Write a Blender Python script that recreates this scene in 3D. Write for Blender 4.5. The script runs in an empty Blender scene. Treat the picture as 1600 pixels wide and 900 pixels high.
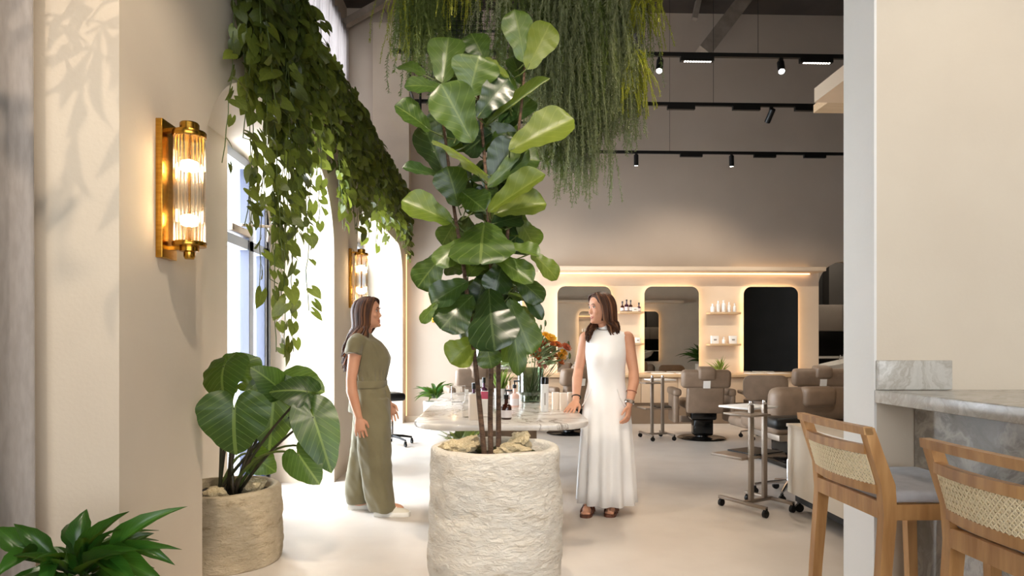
import bpy, bmesh, math, random
from mathutils import Vector, Matrix, noise, Euler
random.seed(7)
R = math.radians
PI = math.pi
scene = bpy.context.scene
COL = scene.collection

# ------------------------------------------------------------------ camera
F = 1000.0; H = 1.25; TH = math.atan(30 / F)
cam_d = bpy.data.cameras.new('camera'); cam = bpy.data.objects.new('camera', cam_d); COL.objects.link(cam)
cam_d.sensor_width = 36; cam_d.lens = 36 * F / 1600; cam_d.shift_y = 90 / 1600
cam_d.clip_start = 0.05; cam_d.clip_end = 200
cam.location = (0, 0, H); cam.rotation_euler = (PI / 2, 0, -TH)
scene.camera = cam
# ------------------------------------------------------------------ view, world, daylight
scene.view_settings.view_transform = 'Standard'; scene.view_settings.look = 'None'
scene.view_settings.gamma = 1; scene.view_settings.use_curve_mapping = False
scene.view_settings.exposure = 0.7
world = bpy.data.worlds.new('sky'); scene.world = world; world.use_nodes = True
bgn = world.node_tree.nodes['Background']
bgn.inputs[0].default_value = (0.86, 0.93, 1.0, 1); bgn.inputs[1].default_value = 3.0

def lamp(name, kind, loc, energy, color=(1, 1, 1), rot=(0, 0, 0), size=0.1, size_y=None, spot=None, blend=0.5, parent=None):
    d = bpy.data.lights.new(name, kind); d.energy = energy; d.color = color
    if kind == 'AREA':
        d.size = size
        if size_y: d.shape = 'RECTANGLE'; d.size_y = size_y
    else:
        d.shadow_soft_size = size
    if kind == 'SPOT': d.spot_size = R(spot); d.spot_blend = blend
    o = bpy.data.objects.new(name, d); COL.objects.link(o); o.location = loc; o.rotation_euler = rot
    if parent: o.parent = parent
    return o
def aim(o, target):
    o.rotation_euler = (Vector(target) - o.location).to_track_quat('-Z', 'Y').to_euler()
WARM = (1.0, 0.76, 0.50); SOFT = (1.0, 0.85, 0.68); DAY = (0.90, 0.95, 1.0)
# daylight entering through the arched windows of the street side
lamp('daylight_arch_window', 'AREA', (-2.3, 4.6, 1.5), 420, DAY, (0, R(-90), 0), 2.5, 2.4)
lamp('daylight_arch_window', 'AREA', (-2.3, 8.6, 1.5), 200, DAY, (0, R(-90), 0), 2.5, 3.2)
lamp('daylight_high_window', 'AREA', (-2.75, 7.2, 4.9), 150, DAY, (0, R(-90), 0), 2.2, 6.5)

# the shop front behind the viewer: a wide window, daylight comes through it
fw = lamp('daylight_shop_front', 'AREA', (1.2, -3.15, 2.1), 46, (1.0, 0.95, 0.87), (R(90), 0, 0), 5.6, 3.2)
# ------------------------------------------------------------------ materials
def lin(c):
    return tuple(((v / 255) / 12.92 if v / 255 <= 0.04045 else ((v / 255 + 0.055) / 1.055) ** 2.4) for v in c)
class NT:
    def __init__(s, name):
        s.m = bpy.data.materials.new(name); s.m.use_nodes = True
        s.t = s.m.node_tree; s.b = s.t.nodes['Principled BSDF']; s.out = s.t.nodes['Material Output']
    def n(s, typ, **kw):
        nd = s.t.nodes.new(typ)
        for k, v in kw.items():
            if k.startswith('i_'):
                key = k[2:]
                key = int(key) if key.isdigit() else key.replace('_', ' ')
                nd.inputs[key].default_value = v
            else: setattr(nd, k, v)
        return nd
    def l(s, a, b): s.t.links.new(a, b)
    def ramp(s, fac, stops):
        r = s.n('ShaderNodeValToRGB'); e = r.color_ramp.elements
        while len(e) < len(stops): e.new(0.5)
        for el, (p, c) in zip(e, stops): el.position = p; el.color = (*c, 1) if len(c) == 3 else c
        s.l(fac, r.inputs[0]); return r
def mat(name, c1, rough=0.5, metal=0.0, c2=None, scale=4.0, detail=4, bump=0.0, bscale=None, spec=0.5, stretch=None, emis=None, es=0, coat=0, dist=0.02, sheen=0):
    k = NT(name); b = k.b
    b.inputs['Roughness'].default_value = rough; b.inputs['Metallic'].default_value = metal
    b.inputs['Specular IOR Level'].default_value = spec; b.inputs['Coat Weight'].default_value = coat
    b.inputs['Sheen Weight'].default_value = sheen
    c1 = lin(c1); c2 = lin(c2) if c2 else tuple(v * 0.93 for v in c1)
    tc = k.n('ShaderNodeTexCoord'); mp = k.n('ShaderNodeMapping'); k.l(tc.outputs['Object'], mp.inputs[0])
    if stretch: mp.inputs['Scale'].default_value = stretch
    nz = k.n('ShaderNodeTexNoise', i_Scale=scale, i_Detail=detail); k.l(mp.outputs[0], nz.inputs['Vector'])
    r = k.ramp(nz.outputs['Fac'], [(0.35, c2), (0.65, c1)]); k.l(r.outputs[0], b.inputs['Base Color'])
    if bump:
        nb = k.n('ShaderNodeTexNoise', i_Scale=bscale or scale * 4, i_Detail=6); k.l(mp.outputs[0], nb.inputs['Vector'])
        bp = k.n('ShaderNodeBump', i_Strength=bump, i_Distance=dist); k.l(nb.outputs['Fac'], bp.inputs['Height']); k.l(bp.outputs[0], b.inputs['Normal'])
    if emis:
        b.inputs['Emission Color'].default_value = (*lin(emis), 1); b.inputs['Emission Strength'].default_value = es
    return k.m
M = {}
M['cream'] = mat('cream_plaster', (214, 200, 180), 0.8, c2=(208, 193, 173), scale=1.5, bump=0.05, bscale=60)
M['window_lit_cream'] = mat('window_lit_cream', (232, 228, 222), 0.8, c2=(226, 222, 215), scale=1.5, bump=0.04, bscale=60)  # cream plaster whitened to stand for window light on the partition end
M['taupe_wall'] = mat('taupe_plaster', (190, 174, 157), 0.85, c2=(184, 168, 151), scale=1.2, bump=0.05, bscale=40)
M['station_wall'] = mat('station_wall', (226, 206, 182), 0.7, c2=(220, 199, 174), scale=1.5)
M['dark_ceiling'] = mat('dark_ceiling', (72, 62, 54), 0.9, c2=(60, 51, 44), scale=2)
M['beam'] = mat('painted_steel_beam', (150, 136, 122), 0.7, c2=(128, 115, 102), scale=6, bump=0.2)
M['oak'] = mat('pale_oak', (206, 172, 130), 0.5, c2=(196, 160, 118), scale=3, stretch=(1, 1, 14), bump=0.05)
M['oak_h'] = mat('pale_oak_counter', (205, 176, 140), 0.45, c2=(194, 163, 126), scale=3, stretch=(1, 14, 14), bump=0.05)
M['teak'] = mat('teak_wood', (194, 146, 92), 0.42, c2=(166, 118, 68), scale=7, stretch=(4, 4, 0.5), bump=0.1, bscale=20)
M['cabinet'] = mat('beige_laminate', (203, 178, 150), 0.5, c2=(197, 171, 143), scale=2)
M['desk'] = mat('cream_laminate', (222, 210, 192), 0.45, c2=(216, 203, 184), scale=3, stretch=(6, 1, 1))
M['plinth'] = mat('brown_plinth', (128, 108, 88), 0.6)
M['black'] = mat('black_metal', (20, 19, 18), 0.45, metal=0.3)
M['gloss_black'] = mat('gloss_black', (12, 12, 12), 0.15)
M['brass'] = mat('brushed_brass', (196, 148, 62), 0.25, metal=1.0, c2=(176, 128, 48), scale=12, stretch=(1, 1, 8))
M['chrome'] = mat('chrome', (215, 215, 218), 0.15, metal=1.0)
M['steel'] = mat('warm_steel', (160, 147, 134), 0.42, metal=0.8)
M['leather'] = mat('taupe_leather', (138, 117, 98), 0.5, c2=(127, 107, 89), scale=9, bump=0.12, bscale=120, dist=0.004)
M['grey_cushion'] = mat('grey_cushion', (176, 172, 172), 0.9, c2=(166, 162, 162), scale=30, bump=0.2, bscale=300, dist=0.003, sheen=0.2)
M['curtain'] = mat('taupe_linen_curtain', (158, 149, 142), 0.95, c2=(147, 138, 131), scale=60, stretch=(1, 1, 0.2), bump=0.2, bscale=250, dist=0.003, sheen=0.3)
M['soil'] = mat('dark_soil', (52, 38, 26), 0.95, c2=(30, 22, 15), scale=40, bump=0.8, bscale=60)
M['moss'] = mat('moss', (98, 96, 40), 0.95, c2=(62, 64, 26), scale=40, bump=0.8, bscale=80)
M['rock'] = mat('pale_limestone_rock', (230, 214, 178), 0.9, c2=(194, 172, 130), scale=8, detail=8, bump=0.6, bscale=25)
M['bark'] = mat('brown_bark', (104, 78, 58), 0.85, c2=(70, 50, 36), scale=20, stretch=(1, 1, 3), bump=0.5, bscale=60)
M['stem'] = mat('green_stem', (92, 104, 48), 0.5, c2=(70, 84, 36), scale=10)
M['dark_stem'] = mat('dark_petiole', (56, 46, 34), 0.5, c2=(42, 46, 24), scale=10)
M['white_ceramic'] = mat('white_ceramic', (238, 236, 232), 0.2)
M['paper'] = mat('white_paper', (238, 235, 230), 0.7)
M['amber'] = mat('amber_glass', (58, 20, 8), 0.08, c2=(46, 15, 6), coat=0.5)
M['label_paper'] = mat('pale_label', (226, 216, 214), 0.6)
M['pink'] = mat('blush_bottle', (228, 190, 176), 0.3)
M['carton'] = mat('cream_carton', (234, 216, 196), 0.6)
M['plum'] = mat('plum_glass', (66, 30, 52), 0.12, coat=0.5)
M['red_pack'] = mat('berry_pack', (170, 40, 70), 0.4)
M['dark_grey'] = mat('dark_grey_panel', (62, 60, 58), 0.6)
M['grey_panel'] = mat('grey_panel', (150, 142, 134), 0.6)
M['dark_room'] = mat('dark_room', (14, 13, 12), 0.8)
M['frame'] = mat('grey_blue_window_frame', (150, 158, 172), 0.4, metal=0.2)
M['frame_dark'] = mat('dark_blue_gasket', (18, 24, 48), 0.4)
M['pavement'] = mat('pale_pavement', (205, 203, 200), 0.9)
M['skin'] = mat('skin', (206, 152, 122), 0.5, c2=(198, 142, 112), scale=8, spec=0.35)
M['hair'] = mat('brown_hair', (84, 52, 34), 0.5, c2=(48, 28, 19), scale=14, stretch=(4, 4, 0.5), spec=0.25)
M['hair_light'] = mat('caramel_hair', (122, 82, 54), 0.5, c2=(88, 56, 37), scale=14, stretch=(4, 4, 0.6), spec=0.25)
M['lips'] = mat('lips', (176, 92, 84), 0.4); M['teeth'] = mat('teeth', (236, 232, 224), 0.3)
M['eye_dark'] = mat('dark_eye', (34, 22, 18), 0.2); M['brow'] = mat('brow', (70, 44, 30), 0.7)
M['olive'] = mat('olive_cotton', (116, 108, 80), 0.85, c2=(106, 98, 71), scale=5, bump=0.15, bscale=200, dist=0.004, sheen=0.2)
M['white_cloth'] = mat('white_cotton', (240, 238, 236), 0.8, c2=(236, 233, 230), scale=4, bump=0.1, bscale=160, dist=0.003, sheen=0.2)
M['sneaker'] = mat('white_canvas', (222, 216, 200), 0.7); M['rubber_sole'] = mat('white_rubber', (238, 236, 230), 0.5)
M['sandal'] = mat('brown_leather', (96, 54, 34), 0.5, c2=(80, 44, 28), scale=20)
M['tan'] = mat('tan_bracelet', (150, 90, 66), 0.5)
def floor_mat():
    k = NT('pale_microcement'); b = k.b
    tc = k.n('ShaderNodeTexCoord')
    n1 = k.n('ShaderNodeTexNoise', i_Scale=0.9, i_Detail=6, i_Roughness=0.6); k.l(tc.outputs['Object'], n1.inputs['Vector'])
    r = k.ramp(n1.outputs['Fac'], [(0.3, lin((192, 182, 172))), (0.7, lin((210, 202, 193)))])
    k.l(r.outputs[0], b.inputs['Base Color'])
    n2 = k.n('ShaderNodeTexNoise', i_Scale=3, i_Detail=5); k.l(tc.outputs['Object'], n2.inputs['Vector'])
    rr = k.ramp(n2.outputs['Fac'], [(0.3, (0.3,) * 3), (0.7, (0.44,) * 3)]); k.l(rr.outputs[0], b.inputs['Roughness'])
    bp = k.n('ShaderNodeBump', i_Strength=0.04, i_Distance=0.02); k.l(n2.outputs['Fac'], bp.inputs['Height']); k.l(bp.outputs[0], b.inputs['Normal'])
    return k.m
M['floor'] = floor_mat()
def marble(name, base, vein, dark, scale, rough=0.18, th=0.06):
    k = NT(name); tc = k.n('ShaderNodeTexCoord')
    w = k.n('ShaderNodeTexNoise', i_Scale=scale * 0.6, i_Detail=5); k.l(tc.outputs['Object'], w.inputs['Vector'])
    mx = k.n('ShaderNodeMix', data_type='VECTOR'); mx.inputs[0].default_value = 0.32
    k.l(tc.outputs['Object'], mx.inputs[4]); k.l(w.outputs['Color'], mx.inputs[5])
    v = k.n('ShaderNodeTexNoise', i_Scale=scale, i_Detail=9, i_Roughness=0.62, i_Distortion=1.2); k.l(mx.outputs[1], v.inputs['Vector'])
    r = k.ramp(v.outputs['Fac'], [(0.30, lin(dark)), (0.43, lin(base)), (0.50 - th / 2, lin(base)), (0.50, lin(vein)), (0.50 + th / 2, lin(base)), (0.72, lin(dark))])
    k.l(r.outputs[0], k.b.inputs['Base Color']); k.b.inputs['Roughness'].default_value = rough
    return k.m
M['marble'] = marble('white_marble', (222, 216, 208), (150, 140, 130), (196, 188, 180), 2.2)
M['grey_marble'] = marble('grey_marble', (150, 146, 140), (184, 178, 170), (124, 120, 114), 4.0, 0.25, 0.16)
M['pale_marble'] = marble('pale_grey_marble', (198, 193, 184), (172, 164, 152), (184, 178, 168), 5, 0.2, 0.16)
def plaster_pot(name, c1, c2, cr):
    k = NT(name); b = k.b; b.inputs['Roughness'].default_value = 0.92
    tc = k.n('ShaderNodeTexCoord'); mp = k.n('ShaderNodeMapping'); k.l(tc.outputs['Object'], mp.inputs[0]); mp.inputs['Scale'].default_value = (1, 1, 2.2)
    n1 = k.n('ShaderNodeTexNoise', i_Scale=9, i_Detail=10, i_Roughness=0.7); k.l(mp.outputs[0], n1.inputs['Vector'])
    r = k.ramp(n1.outputs['Fac'], [(0.33, lin(cr)), (0.42, lin(c2)), (0.62, lin(c1))]); k.l(r.outputs[0], b.inputs['Base Color'])
    n2 = k.n('ShaderNodeTexNoise', i_Scale=26, i_Detail=8, i_Roughness=0.65, i_Distortion=0.6); k.l(mp.outputs[0], n2.inputs['Vector'])
    bp = k.n('ShaderNodeBump', i_Strength=1.0, i_Distance=0.025); k.l(n2.outputs['Fac'], bp.inputs['Height']); k.l(bp.outputs[0], b.inputs['Normal'])
    return k.m
M['pot'] = plaster_pot('rough_cream_plaster_pot', (242, 235, 222), (234, 224, 208), (210, 196, 174))
M['pot_sand'] = plaster_pot('rough_sand_plaster_pot', (214, 196, 166), (200, 180, 148), (160, 138, 106))
def leaf_mat(name, c1, c2, vein, nv=7, vstr=0.6, rough=0.35, trans=0.25, curve=0.5, vw=0.10, tcol=None):
    k = NT(name); b = k.b; b.inputs['Roughness'].default_value = rough
    uv = k.n('ShaderNodeUVMap'); sp = k.n('ShaderNodeSeparateXYZ'); k.l(uv.outputs[0], sp.inputs[0])
    def mth(op, a, c=None):
        m = k.n('ShaderNodeMath', operation=op)
        for i, v in enumerate((a, c)):
            if v is None: continue
            if isinstance(v, (int, float)): m.inputs[i].default_value = v
            else: k.l(v, m.inputs[i])
        return m.outputs[0]
    au = mth('ABSOLUTE', mth('SUBTRACT', mth('MULTIPLY', sp.outputs[0], 2.0), 1.0))
    side = mth('FRACT', mth('MULTIPLY', mth('SUBTRACT', sp.outputs[1], mth('MULTIPLY', au, curve)), float(nv)))
    dv = mth('ABSOLUTE', mth('SUBTRACT', side, 0.5))
    sv = mth('LESS_THAN', dv, vw * 0.5)
    mr = mth('LESS_THAN', au, 0.045)
    vm = mth('MAXIMUM', mth('MULTIPLY', sv, 0.75), mr)
    tc = k.n('ShaderNodeTexCoord'); oi = k.n('ShaderNodeObjectInfo')
    nz = k.n('ShaderNodeTexNoise', i_Scale=5, i_Detail=3); k.l(tc.outputs['Object'], nz.inputs['Vector'])
    f = mth('ADD', mth('MULTIPLY', nz.outputs['Fac'], 0.6), mth('MULTIPLY', oi.outputs['Random'], 0.55))
    r = k.ramp(f, [(0.25, lin(c1)), (0.85, lin(c2))])
    mx = k.n('ShaderNodeMix', data_type='RGBA'); k.l(mth('MULTIPLY', vm, vstr), mx.inputs[0]); k.l(r.outputs[0], mx.inputs[6]); mx.inputs[7].default_value = (*lin(vein), 1)
    k.l(mx.outputs[2], b.inputs['Base Color'])
    tr = k.n('ShaderNodeBsdfTranslucent')
    hs = k.n('ShaderNodeMix', data_type='RGBA'); hs.inputs[0].default_value = 0.6; k.l(mx.outputs[2], hs.inputs[6]); hs.inputs[7].default_value = (*lin(tcol or (150, 176, 50)), 1)
    k.l(hs.outputs[2], tr.inputs[0])
    ms = k.n('ShaderNodeMixShader'); ms.inputs[0].default_value = trans
    k.l(b.outputs[0], ms.inputs[1]); k.l(tr.outputs[0], ms.inputs[2]); k.l(ms.outputs[0], k.out.inputs[0])
    bp = k.n('ShaderNodeBump', i_Strength=0.35, i_Distance=0.01); k.l(mth('MULTIPLY', vm, -1.0), bp.inputs['Height']); k.l(bp.outputs[0], b.inputs['Normal'])
    return k.m
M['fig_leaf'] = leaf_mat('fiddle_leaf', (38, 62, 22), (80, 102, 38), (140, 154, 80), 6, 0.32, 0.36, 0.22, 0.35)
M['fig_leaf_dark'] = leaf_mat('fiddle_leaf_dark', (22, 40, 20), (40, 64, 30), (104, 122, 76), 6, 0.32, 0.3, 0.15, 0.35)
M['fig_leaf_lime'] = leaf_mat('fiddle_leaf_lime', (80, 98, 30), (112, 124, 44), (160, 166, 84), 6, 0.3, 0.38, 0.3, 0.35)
M['philo_leaf'] = leaf_mat('philodendron_leaf', (26, 52, 22), (54, 86, 32), (142, 164, 84), 8, 0.42, 0.38, 0.3, 0.45, 0.09)
M['pothos_leaf'] = leaf_mat('pothos_leaf', (42, 56, 20), (112, 124, 46), (132, 142, 66), 4, 0.25, 0.4, 0.32, 0.4, tcol=(156, 164, 60))
M['fern_leaf'] = leaf_mat('glossy_strap_leaf', (24, 58, 18), (48, 94, 28), (96, 140, 56), 14, 0.25, 0.3, 0.2, 0.4)
M['grass_leaf'] = leaf_mat('grass_leaf', (94, 120, 44), (140, 160, 70), (170, 184, 100), 2, 0.2, 0.5, 0.3)
M['needle_green'] = leaf_mat('needle_green', (62, 78, 34), (96, 108, 54), (84, 96, 48), 1, 0.0, 0.6, 0.2)
M['needle_grey'] = leaf_mat('needle_grey', (98, 106, 72), (138, 142, 104), (84, 96, 48), 1, 0.0, 0.7, 0.2)
M['needle_lime'] = leaf_mat('needle_lime', (128, 132, 30), (170, 168, 56), (84, 96, 48), 1, 0.0, 0.6, 0.3)
def glass_mat(name, tint, mixf, rough=0.02):
    k = NT(name); k.t.nodes.remove(k.b)
    t = k.n('ShaderNodeBsdfTransparent'); t.inputs[0].default_value = (*tint, 1)
    g = k.n('ShaderNodeBsdfGlossy'); g.inputs['Roughness'].default_value = rough
    fr = k.n('ShaderNodeLayerWeight', i_Blend=mixf); ms = k.n('ShaderNodeMixShader')
    k.l(fr.outputs['Facing'], ms.inputs[0]); k.l(t.outputs[0], ms.inputs[1]); k.l(g.outputs[0], ms.inputs[2]); k.l(ms.outputs[0], k.out.inputs[0])
    return k.m
M['pane'] = glass_mat('window_glass', (0.96, 0.98, 1), 0.15)
M['rod_glass'] = glass_mat('ribbed_glass', (0.98, 0.96, 0.92), 0.42, 0.2)
M['vase_glass'] = glass_mat('grey_green_glass', (0.56, 0.63, 0.55), 0.2, 0.08)
M['clear_glass'] = glass_mat('clear_glass', (0.93, 0.92, 0.9), 0.35)
def sheer_mat():
    k = NT('sheer_curtain'); b = k.b; b.inputs['Base Color'].default_value = (*lin((222, 216, 214)), 1); b.inputs['Roughness'].default_value = 0.9
    tr = k.n('ShaderNodeBsdfTranslucent'); tr.inputs[0].default_value = (*lin((226, 220, 218)), 1); ms = k.n('ShaderNodeMixShader'); ms.inputs[0].default_value = 0.55
    k.l(b.outputs[0], ms.inputs[1]); k.l(tr.outputs[0], ms.inputs[2]); k.l(ms.outputs[0], k.out.inputs[0]); return k.m
M['sheer'] = sheer_mat()
M['mirror'] = mat('mirror_silver', (228, 226, 222), 0.0, metal=1.0)
def emit(name, c, s):
    k = NT(name); k.t.nodes.remove(k.b); e = k.n('ShaderNodeEmission'); e.inputs[0].default_value = (*c, 1); e.inputs[1].default_value = s
    k.l(e.outputs[0], k.out.inputs[0]); return k.m
M['led'] = emit('warm_led_strip', (1.0, 0.66, 0.36), 9.0)
M['bulb'] = emit('warm_bulb', (1.0, 0.76, 0.46), 40.0)
M['spot_lens'] = emit('spot_lens', (1.0, 0.93, 0.84), 25.0)
M['module_led'] = emit('linear_module_led', (1.0, 0.93, 0.84), 8.0)
def cane_mat():
    k = NT('cane_webbing'); b = k.b; b.inputs['Roughness'].default_value = 0.6
    b.inputs['Base Color'].default_value = (*lin((240, 224, 188)), 1)
    return k.m
M['cane'] = cane_mat()

# ------------------------------------------------------------------ mesh helpers
class MB:
    def __init__(s): s.v = []; s.f = []; s.sm = []; s.uv = []; s.mi = []; s.mx = 0
    def add(s, vs, fs, smooth=True, uvs=None, mi=None):
        o = len(s.v); s.v += [tuple(v) for v in vs]; m = s.mx if mi is None else mi
        for f in fs: s.f.append(tuple(i + o for i in f)); s.sm.append(smooth); s.mi.append(m)
        s.uv += list(uvs) if uvs else [(0.5, 0.5)] * len(vs)
        return s
    def box(s, x0, x1, y0, y1, z0, z1, bev=0, M4=None):
        if bev:
            bm = bmesh.new(); bmesh.ops.create_cube(bm, size=1)
            for v in bm.verts: v.co = Vector((x0 + (v.co.x + .5) * (x1 - x0), y0 + (v.co.y + .5) * (y1 - y0), z0 + (v.co.z + .5) * (z1 - z0)))
            bmesh.ops.bevel(bm, geom=bm.edges[:], offset=bev, segments=3, affect='EDGES', profile=0.5)
            vs = [v.co.copy() for v in bm.verts]; bm.verts.index_update()
            fs = [[v.index for v in f.verts] for f in bm.faces]; bm.free()
            if M4: vs = [M4 @ v for v in vs]
            return s.add(vs, fs, True)
        vs = [(x, y, z) for x in (x0, x1) for y in (y0, y1) for z in (z0, z1)]
        if M4: vs = [M4 @ Vector(v) for v in vs]
        return s.add(vs, [(0, 1, 3, 2), (4, 6, 7, 5), (0, 4, 5, 1), (2, 3, 7, 6), (0, 2, 6, 4), (1, 5, 7, 3)], False)
    def lathe(s, prof, c=(0, 0, 0), n=24, cap=True, M4=None, warp=None):
        vs = []; fs = []
        for r, z in prof:
            for i in range(n):
                a = 2 * PI * i / n; p = Vector((r * math.cos(a), r * math.sin(a), z))
                if warp: p = warp(p, a)
                p = (M4 @ p if M4 else p) + Vector(c); vs.append(p)
        for j in range(len(prof) - 1):
            for i in range(n): fs.append((j * n + i, j * n + (i + 1) % n, (j + 1) * n + (i + 1) % n, (j + 1) * n + i))
        if cap:
            fs.append(tuple(range(n))[::-1]); fs.append(tuple((len(prof) - 1) * n + i for i in range(n)))
        return s.add(vs, fs, True)
    def tube(s, pts, rad, n=8, cap=True):
        pts = [Vector(p) for p in pts]; m = len(pts)
        if not isinstance(rad, (list, tuple)): rad = [rad] * m
        vs = []; fs = []; up = None
        for i, p in enumerate(pts):
            d = (pts[min(i + 1, m - 1)] - pts[max(i - 1, 0)])
            d = d.normalized() if d.length > 1e-9 else Vector((0, 0, 1))
            if up is None: up = d.orthogonal().normalized()
            up = (up - d * up.dot(d)); up = up.normalized() if up.length > 1e-6 else d.orthogonal().normalized()
            w = d.cross(up)
            ra, rb = (rad[i] if isinstance(rad[i], (list, tuple)) else (rad[i], rad[i]))
            for k in range(n):
                a = 2 * PI * k / n; vs.append(p + up * (ra * math.cos(a)) + w * (rb * math.sin(a)))
        for j in range(m - 1):
            for i in range(n): fs.append((j * n + i, j * n + (i + 1) % n, (j + 1) * n + (i + 1) % n, (j + 1) * n + i))
        if cap: fs.append(tuple(range(n))[::-1]); fs.append(tuple((m - 1) * n + i for i in range(n)))
        return s.add(vs, fs, True)
    def loft(s, secs, cap=True, smooth=True):
        n = len(secs[0]); vs = [p for sc in secs for p in sc]; fs = []
        for j in range(len(secs) - 1):
            for i in range(n): fs.append((j * n + i, j * n + (i + 1) % n, (j + 1) * n + (i + 1) % n, (j + 1) * n + i))
        if cap: fs.append(tuple(range(n))[::-1]); fs.append(tuple((len(secs) - 1) * n + i for i in range(n)))
        return s.add(vs, fs, smooth)
    def ell(s, c, r, n=12, M4=None):
        vs = []; fs = []; m = n // 2 + 1
        for j in range(m + 1):
            t = PI * j / m
            for i in range(n):
                a = 2 * PI * i / n; p = Vector((r[0] * math.sin(t) * math.cos(a), r[1] * math.sin(t) * math.sin(a), r[2] * math.cos(t)))
                vs.append((M4 @ p if M4 else p) + Vector(c))
        for j in range(m):
            for i in range(n): fs.append(((j + 1) * n + i, (j + 1) * n + (i + 1) % n, j * n + (i + 1) % n, j * n + i))
        return s.add(vs, fs, True)
    def prism(s, poly, a0, a1, plane='xz', smooth=False):
        n = len(poly)
        def mk(p, a): return {'xz': (p[0], a, p[1]), 'yz': (a, p[0], p[1]), 'xy': (p[0], p[1], a)}[plane]
        vs = [mk(p, a0) for p in poly] + [mk(p, a1) for p in poly]
        fs = [(i, (i + 1) % n, n + (i + 1) % n, n + i) for i in range(n)]
        s.add(vs, fs, smooth); return s.add(vs, [tuple(range(n))[::-1], tuple(range(n, 2 * n))], False)
    def mesh(s, name, m):
        me = bpy.data.meshes.new(name); me.from_pydata(s.v, [], s.f); me.update()
        me.polygons.foreach_set('use_smooth', s.sm)
        ms = m if isinstance(m, (list, tuple)) else [m]
        for x in ms: me.materials.append(M[x] if isinstance(x, str) else x)
        if len(ms) > 1: me.polygons.foreach_set('material_index', s.mi)
        ul = me.uv_layers.new(name='UVMap'); li = [0] * len(me.loops); me.loops.foreach_get('vertex_index', li)
        ul.data.foreach_set('uv', [c for i in li for c in s.uv[i]])
        return me
    def build(s, name, m, parent=None, fixn=True, auto=35):
        me = s.mesh(name, m)
        if fixn:
            bm = bmesh.new(); bm.from_mesh(me); bmesh.ops.recalc_face_normals(bm, faces=bm.faces[:]); bm.to_mesh(me); bm.free()
        if auto:
            try: me.set_sharp_from_angle(angle=R(auto))
            except Exception: pass
        return place(name, me, parent)
def place(name, me, parent=None, mw=None):
    o = bpy.data.objects.new(name, me); COL.objects.link(o)
    if parent: o.parent = parent
    if mw is not None: o.matrix_basis = mw
    return o
def tag(o, label, cat, group=None, kind=None):
    o['label'] = label; o['category'] = cat
    if group: o['group'] = group
    if kind: o['kind'] = kind
    return o
def thing(name, label, cat, loc=(0, 0, 0), rz=0, group=None):
    o = bpy.data.objects.new(name, None); COL.objects.link(o); o.empty_display_size = 0.1
    o.location = loc; o.rotation_euler = (0, 0, rz); return tag(o, label, cat, group)
def struct(name, mb, m, label=None, parent=None, auto=35):
    o = mb.build(name, m, parent, auto=auto)
    if parent is None:
        o['kind'] = 'structure'
        if label: o['label'] = label
    return o
def copy_tree(o, parent=None):
    c = o.copy(); COL.objects.link(c); c.parent = parent
    for ch in list(o.children): copy_tree(ch, c)
    return c
def ray(px, py):
    t = (px - 800) / F; v = (540 - py) / F
    return Vector((t * math.cos(TH) + math.sin(TH), math.cos(TH) - t * math.sin(TH), v))
def PY(px, py, Y): d = ray(px, py); k = Y / d.y; return Vector((d.x * k, Y, H + d.z * k))
def PX(px, py, X): d = ray(px, py); k = X / d.x; return Vector((X, d.y * k, H + d.z * k))
def PZ(px, py, Z): d = ray(px, py); k = (Z - H) / d.z; return Vector((d.x * k, d.y * k, Z))
def rrect(x0, x1, z0, z1, r, n=8, corners=(1, 1, 1, 1)):
    out = []
    for (cx, cz, a0, on, px, pz) in ((x1 - r, z1 - r, 0, corners[0], x1, z1), (x0 + r, z1 - r, 90, corners[1], x0, z1), (x0 + r, z0 + r, 180, corners[2], x0, z0), (x1 - r, z0 + r, 270, corners[3], x1, z0)):
        if on:
            for i in range(n + 1): a = R(a0 + 90 * i / n); out.append((cx + r * math.cos(a), cz + r * math.sin(a)))
        else: out.append((px, pz))
    return out
# ================================================================== the setting
XL = -1.45; XG = -2.1; LED_Z = 3.55; YB = 10.6; CEIL = 6.8
struct('floor', MB().box(-2.6, 9.2, -3.2, 13.2, -0.1, 0), 'floor', 'pale microcement floor')
struct('ground_outside', MB().box(-14, -2.6, -6, 16, -0.15, -0.02), 'pavement', 'pale pavement outside the windows')
def arch_wall(mb, xa, xb, piers, openings, ztop):
    """wall slab lying in the YZ plane between xa and xb with round-cornered openings reaching the floor"""
    for (y0, y1) in piers: mb.box(xa, xb, y0, y1, 0, ztop)
    for (y0, y1, zt, r) in openings:
        pts = [(y0, zt - r)] + [(y0 + r - r * math.cos(R(a)), zt - r + r * math.sin(R(a))) for a in range(6, 91, 6)]
        pts += [(y1 - r + r * math.sin(R(a)), zt - r + r * math.cos(R(a))) for a in range(0, 91, 6)]
        vs = []; fs = []
        for (y, z) in pts: vs += [(xa, y, z), (xb, y, z), (xa, y, ztop), (xb, y, ztop)]
        for i in range(len(pts) - 1):
            a = 4 * i; b = a + 4
            fs += [(a, b, b + 2, a + 2), (a + 1, a + 3, b + 3, b + 1)]
        mb.add(vs, fs, False)
        mb.add(vs, [(4 * i, 4 * i + 1, 4 * i + 5, 4 * i + 4) for i in range(len(pts) - 1)], True)
        mb.box(xa, xb, y0, y1, ztop - 0.05, ztop)
wl = MB()
arch_wall(wl, XG, XL, [(2.53, 3.24), (5.9, 6.9), (10.35, YB)], [(3.24, 5.9, 2.80, 0.72), (6.9, 10.35, 2.82, 0.55)], LED_Z)
struct('wall_left', wl, 'cream', 'cream plaster wall with arched window recesses', auto=50)
mb = MB(); mb.box(XG - 0.15, XG, -3.1, 2.53, 0, LED_Z); struct('wall_left_near', mb, 'cream')
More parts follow.
